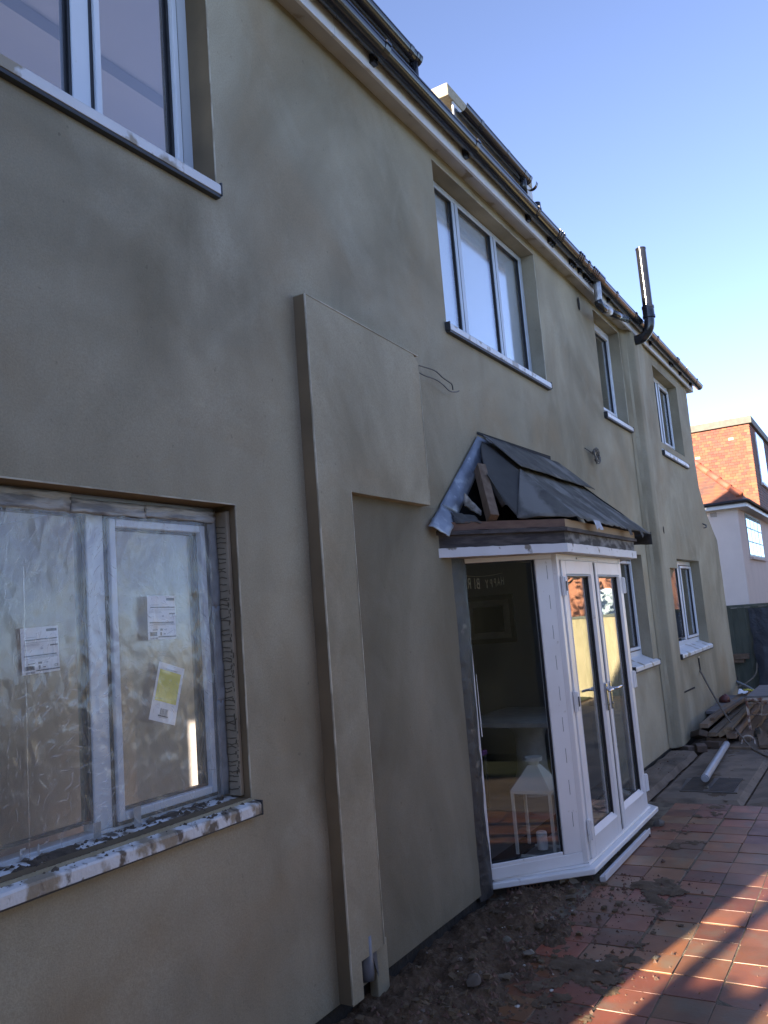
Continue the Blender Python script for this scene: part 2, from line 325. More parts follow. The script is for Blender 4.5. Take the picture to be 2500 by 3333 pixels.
def plastic_mat():
    m = bpy.data.materials.new('clear_polythene')
    m.use_nodes = True
    n, l = m.node_tree.nodes, m.node_tree.links
    n.remove(n['Principled BSDF'])
    out = n['Material Output']
    tc = n.new('ShaderNodeTexCoord')
    def ridged(scale, rot, st, det):
        mp = n.new('ShaderNodeMapping'); mp.inputs['Rotation'].default_value = (0, R(rot), 0); mp.inputs['Scale'].default_value = st
        l.new(tc.outputs['Object'], mp.inputs['Vector'])
        v = n.new('ShaderNodeTexNoise'); v.noise_type = 'RIDGED_MULTIFRACTAL'; v.normalize = True
        v.inputs['Scale'].default_value = scale; v.inputs['Detail'].default_value = det; v.inputs['Distortion'].default_value = 0.8
        l.new(mp.outputs[0], v.inputs['Vector'])
        return v.outputs['Fac']
    wn_ = n.new('ShaderNodeTexNoise'); wn_.inputs['Scale'].default_value = 3.0; wn_.inputs['Detail'].default_value = 3
    l.new(tc.outputs['Object'], wn_.inputs['Vector'])
    def crease(scale, rot, st, width, warp):
        mp = n.new('ShaderNodeMapping'); mp.inputs['Rotation'].default_value = (0, R(rot), 0); mp.inputs['Scale'].default_value = st
        wv_ = n.new('ShaderNodeVectorMath'); wv_.operation = 'MULTIPLY_ADD'; wv_.inputs[1].default_value = (warp,) * 3
        l.new(wn_.outputs['Color'], wv_.inputs[0]); l.new(tc.outputs['Object'], wv_.inputs[2]); l.new(wv_.outputs[0], mp.inputs['Vector'])
        v = n.new('ShaderNodeTexVoronoi'); v.feature = 'DISTANCE_TO_EDGE'; v.inputs['Scale'].default_value = scale
        l.new(mp.outputs[0], v.inputs['Vector'])
        q = n.new('ShaderNodeMapRange'); q.inputs[1].default_value = 0.0; q.inputs[2].default_value = width; q.inputs[3].default_value = 1; q.inputs[4].default_value = 0
        l.new(v.outputs[0], q.inputs[0])
        return v.outputs[0], q.outputs[0]
    v1, c1 = crease(7.5, 32, (1.6, 1, 0.6), 0.042, 0.22); v2, c2 = crease(16, -24, (1.5, 1, 0.7), 0.055, 0.16)
    ad = n.new('ShaderNodeMath'); ad.operation = 'MULTIPLY_ADD'; ad.inputs[1].default_value = 0.5
    l.new(v2, ad.inputs[0]); l.new(v1, ad.inputs[2])
    bp = n.new('ShaderNodeBump'); bp.inputs['Strength'].default_value = 1.0; bp.inputs['Distance'].default_value = 0.006; bp.invert = True
    l.new(ad.outputs[0], bp.inputs['Height'])
    msk = n.new('ShaderNodeTexNoise'); msk.inputs['Scale'].default_value = 4.5; msk.inputs['Detail'].default_value = 3
    l.new(tc.outputs['Object'], msk.inputs['Vector'])
    mk = n.new('ShaderNodeMapRange'); mk.inputs[1].default_value = 0.38; mk.inputs[2].default_value = 0.62
    l.new(msk.outputs['Fac'], mk.inputs[0])
    cm = n.new('ShaderNodeMath'); cm.operation = 'MAXIMUM'; l.new(c1, cm.inputs[0]); l.new(c2, cm.inputs[1])
    cp = n.new('ShaderNodeMath'); cp.operation = 'POWER'; cp.inputs[1].default_value = 1.6; l.new(cm.outputs[0], cp.inputs[0])
    ck = n.new('ShaderNodeMath'); ck.operation = 'MULTIPLY'; l.new(cp.outputs[0], ck.inputs[0]); l.new(mk.outputs[0], ck.inputs[1])
    tr = n.new('ShaderNodeBsdfTransparent'); tr.inputs[0].default_value = (0.97, 0.97, 0.97, 1)
    gl = n.new('ShaderNodeBsdfGlossy'); gl.inputs['Roughness'].default_value = 0.22
    gl.inputs[0].default_value = (0.97, 0.97, 0.97, 1)
    l.new(bp.outputs[0], gl.inputs['Normal'])
    df = n.new('ShaderNodeBsdfDiffuse'); df.inputs[0].default_value = (0.85, 0.85, 0.85, 1)
    l.new(bp.outputs[0], df.inputs['Normal'])
    cr = n.new('ShaderNodeMapRange'); cr.inputs[3].default_value = 0.085; cr.inputs[4].default_value = 0.17
    l.new(ck.outputs[0], cr.inputs[0])
    m1 = n.new('ShaderNodeMixShader')
    l.new(cr.outputs[0], m1.inputs[0]); l.new(tr.outputs[0], m1.inputs[1]); l.new(df.outputs[0], m1.inputs[2])
    m2 = n.new('ShaderNodeMixShader'); m2.inputs[0].default_value = 0.055
    l.new(m1.outputs[0], m2.inputs[1]); l.new(gl.outputs[0], m2.inputs[2])
    l.new(m2.outputs[0], out.inputs[0])
    return m
M['plastic'] = plastic_mat()
def crease_mat():
    m = bpy.data.materials.new('film_crease_highlight'); m.use_nodes = True
    n, l = m.node_tree.nodes, m.node_tree.links
    b = n['Principled BSDF']; b.inputs['Base Color'].default_value = (0.9, 0.9, 0.9, 1); b.inputs['Roughness'].default_value = 0.3
    b.inputs['Alpha'].default_value = 0.26
    return m
M['crease'] = crease_mat()

# ------------------------------------------------------------------ helpers
WP = {}                                                     # world position of every built object

def setprops(o, label=None, cat=None, group=None, kind=None):
    if label: o['label'] = label
    if cat: o['category'] = cat
    if group: o['group'] = group
    if kind: o['kind'] = kind
    return o

def empty(name, loc, label, cat, group=None):
    o = bpy.data.objects.new(name, None)
    o.empty_display_size = 0.2
    o.location = loc
    col.objects.link(o)
    WP[o] = Vector(loc)
    return setprops(o, label, cat, group)

class MB:
    def __init__(s): s.v = []; s.f = []; s.mi = []; s.cur = 0
    def add(s, vs, fs):
        k = len(s.v)
        s.v += [tuple(p) for p in vs]
        s.f += [tuple(i + k for i in f) for f in fs]
        s.mi += [s.cur] * len(fs)
        return s
    def box(s, x0, x1, y0, y1, z0, z1):
        vs = [(x0, y0, z0), (x1, y0, z0), (x1, y1, z0), (x0, y1, z0), (x0, y0, z1), (x1, y0, z1), (x1, y1, z1), (x0, y1, z1)]
        return s.add(vs, [(3, 2, 1, 0), (4, 5, 6, 7), (0, 1, 5, 4), (1, 2, 6, 5), (2, 3, 7, 6), (3, 0, 4, 7)])
    def obox(s, o, u, w, a0, a1, b0, b1, z0, z1):
        """box in a frame with origin o, horizontal axes u (along) and w (outward), heights z"""
        o, u, w = Vector((*o[:2], 0)), Vector((*u[:2], 0)), Vector((*w[:2], 0))
        P = lambda a, b, z: o + u * a + w * b + Vector((0, 0, z))
        vs = [P(a0, b0, z0), P(a1, b0, z0), P(a1, b1, z0), P(a0, b1, z0), P(a0, b0, z1), P(a1, b0, z1), P(a1, b1, z1), P(a0, b1, z1)]
        return s.add(vs, [(3, 2, 1, 0), (4, 5, 6, 7), (0, 1, 5, 4), (1, 2, 6, 5), (2, 3, 7, 6), (3, 0, 4, 7)])
    def bar(s, p, q, w, h, up=(0, 0, 1)):
        p, q = Vector(p), Vector(q)
        d = (q - p).normalized(); upv = Vector(up)
        if abs(d.dot(upv)) > 0.98: upv = Vector((1, 0, 0))
        a = d.cross(upv).normalized() * w / 2; b = a.cross(d).normalized() * h / 2
        vs = [p - a - b, p + a - b, p + a + b, p - a + b, q - a - b, q + a - b, q + a + b, q - a + b]
        return s.add(vs, [(0, 1, 2, 3), (7, 6, 5, 4), (0, 4, 5, 1), (1, 5, 6, 2), (2, 6, 7, 3), (3, 7, 4, 0)])
    def tube(s, path, r, n=10, cap=True):
        path = [Vector(p) for p in path]
        rs = r if isinstance(r, (list, tuple)) else [r] * len(path)
        vs, fs = [], []
        ref = None
        for i, p in enumerate(path):
            d = (path[min(i + 1, len(path) - 1)] - path[max(i - 1, 0)]).normalized()
            if ref is None:
                ref = Vector((0, 0, 1)) if abs(d.z) < 0.9 else Vector((1, 0, 0))
            a = (ref - d * ref.dot(d)).normalized(); b = d.cross(a); ref = a
            for k in range(n):
                t = 2 * math.pi * k / n
                vs.append(p + (a * math.cos(t) + b * math.sin(t)) * rs[i])
        for i in range(len(path) - 1):
            for k in range(n):
                fs.append((i * n + k, i * n + (k + 1) % n, (i + 1) * n + (k + 1) % n, (i + 1) * n + k))
        if cap:
            fs.append(tuple(range(n - 1, -1, -1))); fs.append(tuple(range((len(path) - 1) * n, len(path) * n)))
        return s.add(vs, fs)
    def prism(s, poly, d):
        """closed polygon of 3D points swept by vector d"""
        d = Vector(d); n = len(poly)
        vs = [Vector(p) for p in poly] + [Vector(p) + d for p in poly]
        fs = [tuple(range(n - 1, -1, -1)), tuple(range(n, 2 * n))] + [(i, (i + 1) % n, n + (i + 1) % n, n + i) for i in range(n)]
        return s.add(vs, fs)
    def lathe(s, c, prof, n=16):
        vs, fs = [], []
        for r, z in prof:
            for k in range(n):
                t = 2 * math.pi * k / n
                vs.append((c[0] + r * math.cos(t), c[1] + r * math.sin(t), c[2] + z))
        for i in range(len(prof) - 1):
            for k in range(n):
                fs.append((i * n + k, i * n + (k + 1) % n, (i + 1) * n + (k + 1) % n, (i + 1) * n + k))
        fs.append(tuple(range(n - 1, -1, -1))); fs.append(tuple(range((len(prof) - 1) * n, len(prof) * n)))
        return s.add(vs, fs)
    def grid(s, fn, nu, nv):
        vs = [fn(i / nu, j / nv) for j in range(nv + 1) for i in range(nu + 1)]
        fs = [(j * (nu + 1) + i, j * (nu + 1) + i + 1, (j + 1) * (nu + 1) + i + 1, (j + 1) * (nu + 1) + i) for j in range(nv) for i in range(nu)]
        return s.add(vs, fs)
    def build(s, name, mats, parent=None, smooth=False, bevel=0.0, solid=0.0, label=None, cat=None, group=None, kind=None, autos=None):
        if not isinstance(mats, (list, tuple)): mats = [mats]
        xs = list(zip(*s.v))
        c = Vector([(min(a) + max(a)) / 2 for a in xs]); c.z = min(xs[2])
        me = bpy.data.meshes.new(name)
        me.from_pydata([tuple(Vector(p) - c) for p in s.v], [], s.f)
        for mm in mats: me.materials.append(M[mm] if isinstance(mm, str) else mm)
        me.polygons.foreach_set('material_index', s.mi)
        if smooth: me.polygons.foreach_set('use_smooth', [True] * len(me.polygons))
        me.update()
        o = bpy.data.objects.new(name, me)
        col.objects.link(o)
        if parent is not None:
            o.parent = parent; o.location = c - WP[parent]
        else: o.location = c
        WP[o] = c
        if solid:
            md = o.modifiers.new('thick', 'SOLIDIFY'); md.thickness = solid; md.offset = 0
        if bevel:
            md = o.modifiers.new('bevel', 'BEVEL'); md.width = bevel; md.segments = 2; md.limit_method = 'ANGLE'; md.angle_limit = R(40)
        if autos:
            me.polygons.foreach_set('use_smooth', [True] * len(me.polygons))
            me.set_sharp_from_angle(angle=R(autos))
        return setprops(o, label, cat, group, kind)

def link_copy(src, name, loc, parent, rot=None, scale=None):
    o = src.copy(); o.name = name
    col.objects.link(o)
    o.parent = parent
    o.location = Vector(loc) - (WP[parent] if parent is not None else Vector())
    WP[o] = Vector(loc)
    if rot: o.rotation_euler = rot
    if scale: o.scale = scale
    return o

def N(x, y, z, s=1.0): return noise.noise(Vector((x * s, y * s, z * s)))
def smoothcurve(pts, k=6):
    """Catmull-Rom through the points"""
    P = [Vector(p) for p in pts]
    P = [P[0] * 2 - P[1]] + P + [P[-1] * 2 - P[-2]]
    out = []
    for i in range(1, len(P) - 2):
        for j in range(k):
            t = j / k
            out.append(0.5 * ((2 * P[i]) + (P[i + 1] - P[i - 1]) * t + (2 * P[i - 1] - 5 * P[i] + 4 * P[i + 1] - P[i + 2]) * t * t + (3 * P[i] - P[i - 1] - 3 * P[i + 1] + P[i + 2]) * t ** 3))
    out.append(P[-2])
    return out

# =================================================================== ground and setting
GZ = -0.07
B = MB(); B.grid(lambda u, v: (-60 + 180 * u, -90 + 150 * v, -0.16 + 0.02 * N(u * 40, v * 40, 3)), 12, 10)
B.build('ground', 'earth', kind='structure')
B = MB(); B.grid(lambda u, v: (-8 + 22.9 * u, -14.9 + 11.5 * v, -0.09 + 0.02 * N(u * 20, v * 12, 0)), 40, 24)
B.build('lawn', 'lawn', kind='structure')

# patio of quarry tiles on a sandy bed
B = MB(); B.box(0.9, 7.06, -2.02, 0.12, -0.15, GZ - 0.0035)
patio = B.build('patio', 'grout', kind='structure')
tx, ty = 0.2108, 0.2165
def tile_mesh(seed):
    rnd = random.Random(seed)
    b = MB(); a, c = tx / 2 - 0.0045, ty / 2 - 0.0045
    k = [rnd.uniform(-0.0012, 0.0012) for _ in range(8)]
    b.prism([(-a + k[0], -c + k[1], 0), (a + k[2], -c + k[3], 0), (a + k[4], c + k[5], 0), (-a + k[6], c + k[7], 0)], (0, 0, 0.02))
    return b
protos = []
for i in range(4):
    o = tile_mesh(i).build('tile', 'tile', patio, bevel=0.0015)
    protos.append(o)
first = [True] * 4
cnt = 0
for r in range(7):
    yc = -0.483 - ty * (r + 0.5) + 0.003 * math.sin(r * 2.1)
    for c_ in range(24):
        xc = 7.04 - tx * (c_ + 0.5) + (0.012 if r % 2 else 0.0) + random.uniform(-0.003, 0.003)
        if xc < 2.0 or (r > 7 and xc < 3): continue
        k = random.randrange(4)
        loc = (xc, yc + random.uniform(-0.002, 0.002), GZ - 0.02 + random.uniform(-0.0025, 0.0025))
        rot = (random.uniform(-0.012, 0.012), random.uniform(-0.012, 0.012), random.uniform(-0.012, 0.012))
        if first[k]:
            first[k] = False; o = protos[k]; o.location = Vector(loc) - WP[patio]; o.rotation_euler = rot; WP[o] = Vector(loc)
        else: link_copy(protos[k], 'tile', loc, patio, rot)

# concrete beyond the tiles
B = MB(); B.box(7.06, 17.5, -4.0, 3.0, -0.15, -0.108)
conc = B.build('concrete_yard', 'soil', kind='structure')
for (x0, x1, y0, y1, z) in ((7.075, 9.62, -0.98, -0.26, -0.066), (7.085, 9.62, -3.3, -0.995, -0.068), (9.64, 12.2, -3.3, -0.30, -0.062), (12.22, 14.8, -3.3, 0.5, -0.06)):
    B = MB()
    B.grid(lambda u, v: (x0 + (x1 - x0) * u, y0 + (y1 - y0) * v, z + 0.006 * N(x0 + u * 6, y0 + v * 5, 1.0, 1.3) - (0.03 if u in (0, 1) or v in (0, 1) else 0)), 22, 14)
    B.build('slab', 'slab', conc)
B = MB(); B.grid(lambda u, v: (7.0 + 2.2 * u, -0.275 + 0.262 * v + 0.012 * N(u * 9, v, 2), -0.022 + 0.008 * N(u * 12, v * 4, 5) - (0.05 if v == 0 else 0) - (0.06 if u in (0, 1) else 0)), 40, 8)
B.build('raised_strip', 'slab', conc)

B = MB(); B.grid(lambda u, v: (-4 + 11.06 * u, -3.4 + 1.37 * v, -0.072 + 0.006 * N(u * 14, v * 3, 2)), 40, 6); B.build('garden_path', 'slab', kind='structure')
# soil along the wall
def soil_h(x, y):
    base = -0.085 + 0.10 * max(0.0, 1 - abs(y + 0.30 - 0.06 * math.sin(x * 2.1)) / 0.42) * (1.0 if x < 4.6 else max(0, 1 - (x - 4.6) / 0.55)) * 0.55
    if x < 3.6: base += 0.03 * (3.6 - x) * 0.6
    edge = -0.74 + 0.16 * N(x, 0, 1, 1.6) + 0.20 * N(x, 5, 1, 4.5) + 0.06 * N(x, y, 1, 14) + 0.10 * (x - 4) * (1 if x > 4 else -0.12) + (0.24 * max(0, x - 4.3))
    e = (y - edge) / 0.22
    k = max(0.0, min(1.0, e))
    base = -0.115 + (base + 0.115) * k
    nz = 0.030 * N(x, y, 0, 3.5) + 0.030 * N(x, y, 2, 8) + 0.026 * max(0, N(x, y, 4, 15)) + 0.016 * N(x, y, 9, 30) + 0.010 * abs(N(x, y, 7, 55))
    base += nz * (0.35 + 0.65 * k)
    # a long shallow scrape parallel to the wall
    base -= 0.028 * math.exp(-((y + 0.20) / 0.035) ** 2) * (1 if 2.6 < x < 4.2 else 0)
    return base
B = MB()
B.grid(lambda u, v: (0.9 + 4.5 * u, -1.25 + 1.34 * v, soil_h(0.9 + 4.5 * u, -1.25 + 1.34 * v)), 360, 110)
B.build('soil_bed', 'soil', kind='structure', smooth=True)

def rock(seed, s, flat=0.65, sub=2):
    rnd = random.Random(seed)
    b = MB(); vs = []; fs = []
    n, k = 7, 5
    for j in range(k + 1):
        ph = math.pi * j / k
        for i in range(n):
            t = 2 * math.pi * i / n
            r = s * (1 + 0.5 * noise.noise(Vector((math.cos(t) * 1.3 + seed * 7, math.sin(t) * 1.3, math.cos(ph) * 1.3))))
            vs.append((r * math.sin(ph) * math.cos(t), r * math.sin(ph) * math.sin(t) * 0.8, r * math.cos(ph) * flat + s * flat * 0.6))
    for j in range(k):
        for i in range(n): fs.append((j * n + i, j * n + (i + 1) % n, (j + 1) * n + (i + 1) % n, (j + 1) * n + i))
    return b.add(vs, [f[::-1] for f in fs])
# loose clods and crumbs nobody could count
B = MB()
for i in range(2750):
    if i < 2300: x = random.uniform(1.6, 5.2); y = random.triangular(-1.15, 0.0, -0.45)
    else: x = random.uniform(3.3, 6.2); y = random.uniform(-1.6, -0.75); 
    if i > 2550: x = random.uniform(7.2, 10.0); y = random.uniform(-1.0, -0.05)
    elif i >= 2300 and random.random() < (x - 3.2) / 3.2: continue
    s = random.choice([0.003, 0.004, 0.005, 0.006, 0.008, 0.012]) * random.uniform(0.7, 1.3) * (1.25 if i < 2300 else 0.8)
    z = (max(soil_h(x, y), GZ - 0.002) if x < 6.5 else (GZ if y < -0.27 else -0.022)) - s * 0.2
    k = len(B.v); a = random.uniform(0, 6.28)
    pts = []
    for j in range(4):
        rr = s * random.uniform(0.7, 1.3); t = a + j * 1.57
        pts.append((x + rr * math.cos(t), y + rr * math.sin(t), z))
    pts.append((x + random.uniform(-.3, .3) * s, y + random.uniform(-.3, .3) * s, z + s * random.uniform(0.8, 1.3)))
    B.add(pts, [(0, 1, 4), (1, 2, 4), (2, 3, 4), (3, 0, 4)])
B.build('soil_crumbs', 'clod', kind='stuff')
for nm, mt, nn, smin, smax in (('rubble_bits', 'clod', 190, 0.008, 0.024), ('plaster_bits', 'chip', 26, 0.003, 0.008), ('stone_bits', 'stone', 45, 0.006, 0.016)):
    B = MB()
    for i in range(nn):
        x = random.uniform(2.2, 5.0); y = random.triangular(-0.95, -0.01, -0.35)
        sz = random.uniform(smin, smax) * (1 if y > -0.7 else 0.55); zz0 = max(soil_h(x, y), GZ) - sz * 0.25
        P_ = []
        for k in range(8):
            P_.append(Vector((x + sz * ((1 if k & 1 else -1) * random.uniform(0.35, 1.0)), y + sz * ((1 if k & 2 else -1) * random.uniform(0.35, 0.9)), zz0 + sz * (random.uniform(0.45, 1.0) if k & 4 else 0))))
        B.add(P_, [(0, 2, 3, 1), (4, 5, 7, 6), (0, 1, 5, 4), (1, 3, 7, 5), (3, 2, 6, 7), (2, 0, 4, 6)])
    B.build(nm, mt, kind='stuff')
def smear(x0, x1, y0, y1, thr, seed, cell=0.013):
    b = MB(); nx, ny = int((x1 - x0) / cell), int((y1 - y0) / cell); idx = {}
    def hh(x, y):
        fx = min(x - x0, x1 - x, y - y0, y1 - y) / 0.18
        return 0.55 * N(x, y, seed, 3.2) + 0.35 * N(x, y, seed + 3, 9) + 0.22 * N(x, y, seed + 5, 30) - thr - 0.35 * max(0, 1 - fx)
    for i in range(nx):
        for j in range(ny):
            xs_, ys_ = x0 + i * cell, y0 + j * cell
            if hh(xs_ + cell / 2, ys_ + cell / 2) <= 0: continue
            q = []
            for (a, c_) in ((0, 0), (1, 0), (1, 1), (0, 1)):
                k = (i + a, j + c_)
                if k not in idx:
                    X, Y = x0 + k[0] * cell, y0 + k[1] * cell
                    idx[k] = len(b.v); b.v.append((X, Y, GZ + 0.0012 + max(0.0, min(0.012, 0.03 * hh(X, Y))) + 0.003 * abs(N(X, Y, 1, 60))))
                q.append(idx[k])
            b.f.append(tuple(q)); b.mi.append(0)
    return b.build('mud_smear', 'mudsmear', smooth=True, kind='stuff')
smear(3.0, 5.2, -1.08, -0.50, 0.06, 1); smear(7.15, 9.7, -0.98, -0.28, 0.13, 4); smear(5.6, 7.1, -1.0, -0.5, 0.17, 8); smear(9.7, 12.0, -1.4, -0.4, 0.05, 9)
# stones one can pick out
def put_rock(name, seed, s, x, y, mt, label, cat, flat=0.6, group=None, z=None):
    b = rock(seed, s, flat)
    zz = (max(soil_h(x, y), GZ) if x < 5.3 else GZ) - s * 0.15 if z is None else z
    b.v = [(p[0] + x, p[1] + y, p[2] + zz) for p in b.v]
    return b.build(name, mt, autos=50, label=label, cat=cat, group=group)
put_rock('stone', 1, 0.040, 3.42, -0.40, 'stone', 'squarish tan stone at the bottom edge of the soil', 'stone', 0.7)
put_rock('stone', 2, 0.042, 3.62, -0.22, 'clod', 'largest dark clod beside the low foot of the pier casing', 'clod', 0.45)
put_rock('stone', 3, 0.034, 3.82, -0.50, 'stone', 'flat brown stone in the middle of the soil', 'stone', 0.4)
put_rock('stone', 4, 0.030, 4.16, -0.42, 'clod', 'dark clod in front of the air brick', 'clod', 0.5)
put_rock('stone', 5, 0.018, 5.47, -0.74, 'clod', 'small dark clod alone on the tiles beside the white trim strip', 'clod', 0.6)
put_rock('stone', 6, 0.050, 6.33, -0.52, 'concblock', 'dark rubble lump under the far corner of the door sill', 'stone', 0.6)
put_rock('stone', 8, 0.022, 6.02, -0.52, 'clod', 'dark crumb at the far end of the white trim strip', 'clod', 0.6)
put_rock('stone', 9, 0.016, 3.90, -0.80, 'chip', 'pale flake lying on the tiles near the shadow edge', 'chip', 0.35)
put_rock('stone', 10, 0.014, 3.36, -0.62, 'chip', 'white chip lying on the soil nearest the camera', 'chip', 0.4)
put_rock('stone', 11, 0.011, 3.55, -0.70, 'chip', 'white chip on the soil beside the first row of tiles', 'chip', 0.4)
put_rock('stone', 12, 0.028, 3.95, -0.33, 'stone', 'grey stone half buried between scrape and air brick', 'stone', 0.5)
put_rock('stone', 13, 0.020, 4.02, -1.03, 'stone', 'knobbly yellow crumb in the sunlit patch at the joint crossing', 'stone', 0.5)

# =================================================================== the rendered house
house = empty('rendered_house', (6.0, 2.0, -0.07), 'long two storey house in fresh grey brown render with canted porch and black gutter', 'house')
XL = -0.63                                                 # near end of the house
ZT = 4.585                                                 # underside of the soffit
OPEN = [(0.62, 2.493, 0.93, 2.052), (0.62, 2.485, 3.40, 4.505), (4.61, 6.44, 3.385, 4.505), (8.105, 9.05, 3.44, 4.512),
        (8.05, 8.9, 0.94, 2.032), (4.46, 6.92, -0.06, 2.0)]
# ---- main wall with openings
def wall_grid(x0, x1, z0, z1, opens, fy, step=0.11, dep=0.12, name='wall', mt='render'):
    def cuts(a, b, keys):
        ks = sorted(set([a, b] + [k for k in keys if a < k < b])); out = []
        for i in range(len(ks) - 1):
            n = max(1, round((ks[i + 1] - ks[i]) / step))
            out += [ks[i] + (ks[i + 1] - ks[i]) * j / n for j in range(n)]
        return out + [ks[-1]]
    xs = cuts(x0, x1, [o[i] for o in opens for i in (0, 1)])
    zs = cuts(z0, z1, [o[i] for o in opens for i in (2, 3)])
    b = MB(); idx = {}
    def near(x, z):
        d = 9
        for o in opens:
            dx = max(o[0] - x, 0, x - o[1]); dz = max(o[2] - z, 0, z - o[3]); d = min(d, math.hypot(dx, dz))
        return min(1, d / 0.3)
    for i, x in enumerate(xs):
        for j, z in enumerate(zs):
            idx[i, j] = len(b.v)
            k = near(x, z)
            b.v.append((x, fy(x) + k * (0.006 * N(x, 0, z, 1.1) + 0.003 * N(x, 3, z, 3.1)), z))
    for i in range(len(xs) - 1):
        for j in range(len(zs) - 1):
            cx, cz = (xs[i] + xs[i + 1]) / 2, (zs[j] + zs[j + 1]) / 2
            if any(o[0] < cx < o[1] and o[2] < cz < o[3] for o in opens): continue
            b.f.append((idx[i, j], idx[i + 1, j], idx[i + 1, j + 1], idx[i, j + 1])); b.mi.append(0)
    return b
flat = lambda x: 0.0
B = wall_grid(XL, 9.19, 0.0, 4.66, OPEN, flat)
# rounded transition and the stepped far section
def far_y(x):
    pts = [(9.19, 0.0), (9.215, -0.003), (9.235, -0.012), (9.25, -0.03), (9.258, -0.085), (9.268, -0.1), (9.29, -0.106), (9.7, -0.085), (10.0, -0.062), (14, -0.06)]
    for (a, ya), (b_, yb) in zip(pts, pts[1:]):
        if a <= x <= b_: return ya + (yb - ya) * (x - a) / (b_ - a)
    return 0.0
B.build('wall', 'render', house, autos=60)
OPF = [(10.32, 11.714, 3.45, 4.425), (10.35, 11.743, 0.915, 2.02), (9.87, 10.35, 0.915, 1.905)]
prof = [(12.46, 4.66), (12.46, 4.40), (12.45, 3.9), (12.445, 3.45), (12.50, 3.08), (12.76, 2.80), (13.18, 2.53), (13.46, 2.375), (13.47, 2.35), (13.48, 2.0), (13.53, 1.2), (13.575, 0.0)]
def edge_x(z):
    for (xa, za), (xb, zb) in zip(prof, prof[1:]):
        if zb <= z <= za: return xb + (xa - xb) * ((z - zb) / (za - zb) if za > zb else 0)
    return prof[-1][0]
B = wall_grid(9.19, 12.3, -0.01, 4.66, OPF, far_y, 0.12)
xsplan = [9.19, 9.215, 9.235, 9.25, 9.258, 9.268, 9.29]
zz = [0 + 4.66 * i / 46 for i in range(47)] + [2.375, 2.36]
zz = sorted(set(zz))
B2 = MB()
B2.v = []; 
# replace the coarse first columns by the fine profile
keep = [i for i, f in enumerate(B.f) if not all(B.v[k][0] < 9.40 for k in f) or True]
B2.grid(lambda u, v: (12.3 + (edge_x(4.66 * v) - 12.3) * u, -0.06 + 0.004 * N(u * 3, 1, v * 9), 4.66 * v), 6, 92)
B2.grid(lambda u, v: (edge_x(4.66 * v), -0.06 + 0.34 * u, 4.66 * v), 2, 92)
B.add(B2.v, B2.f)
B.build('wall', 'render', house, autos=60, label='far section of wall standing slightly proud with a swept end')
# soft cove filling the step
B = MB()
cove = [(9.12, -0.0045), (9.17, -0.008), (9.205, -0.018), (9.232, -0.034), (9.252, -0.066), (9.262, -0.100), (9.275, -0.110), (9.30, -0.1115), (9.45, -0.1035)]
B.grid(lambda u, v: (cove[int(round(u * 8))][0] + 0.01 * N(v * 5, 0, 0), cove[int(round(u * 8))][1], 0.004 + 4.58 * v), 8, 60)
B.build('step_cove', 'render', house, autos=70)
# recessed top course under the far window notch
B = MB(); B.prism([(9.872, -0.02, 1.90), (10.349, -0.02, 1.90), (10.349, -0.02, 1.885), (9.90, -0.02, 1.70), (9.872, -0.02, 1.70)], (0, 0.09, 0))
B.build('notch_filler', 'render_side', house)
# gable ends and rear, with openings added in the near end to let sun in
B = MB()
for (p_, q_, r_, s_) in ((0.13, 10.0, -0.1, 0.75), (0.13, 1.04, 0.75, 2.9), (1.04, 1.15, 2.34, 2.9), (1.15, 1.9, 0.75, 2.9), (1.9, 2.6, 1.75, 2.9), (2.6, 10.0, 0.75, 2.9),
                         (0.13, 0.9, 2.9, 4.66), (0.9, 2.4, 4.3, 4.66), (2.4, 10.0, 2.9, 4.66)):
    B.box(XL, XL + 0.02, p_, q_, r_, s_)
B.box(XL, XL + 0.30, 0.002, 0.13, -0.1, 4.66)
B.box(XL, 12.46, 10.0, 10.12, -0.1, 4.66); B.box(12.44, 12.46, 0.28, 10.0, -0.1, 4.66)
B.build('end_wall', 'render', house)

def reveals(o, dep=0.118, y0=0.0, mt='render', left=True, right=True):
    x0, x1, z0, z1 = o
    b = MB()
    if left: b.grid(lambda u, v: (x0, y0 + dep * u, z0 + (z1 - z0) * v), 2, 8)
    if right: b.grid(lambda u, v: (x1 - 0.004 * abs(N(u, v * 4, 1)), y0 + dep * (1 - u), z0 + (z1 - z0) * v), 2, 8)
    b.grid(lambda u, v: (x0 + (x1 - x0) * v, y0 + dep * u, z1), 2, 8)
    b.grid(lambda u, v: (x0 + (x1 - x0) * v, y0 + dep * (1 - u), z0 + 0.001), 2, 8)
    return b.build('reveal', mt, house)
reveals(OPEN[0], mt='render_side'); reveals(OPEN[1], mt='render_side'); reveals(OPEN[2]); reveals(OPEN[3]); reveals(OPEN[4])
reveals(OPF[0], 0.12, -0.062); reveals(OPF[1], 0.12, -0.062, left=False); reveals(OPF[2], 0.12, -0.062, right=False)

def beads(pts, w=0.006):
    b = MB()
    for p, q in zip(pts, pts[1:]): b.bar(p, q, w, w)
    return b.build('corner_bead', 'bead', house)
for o in OPEN[:4]:
    beads([(o[1] + 0.001, -0.001, o[2]), (o[1] + 0.001, -0.001, o[3]), (o[0], -0.001, o[3])], 0.005)

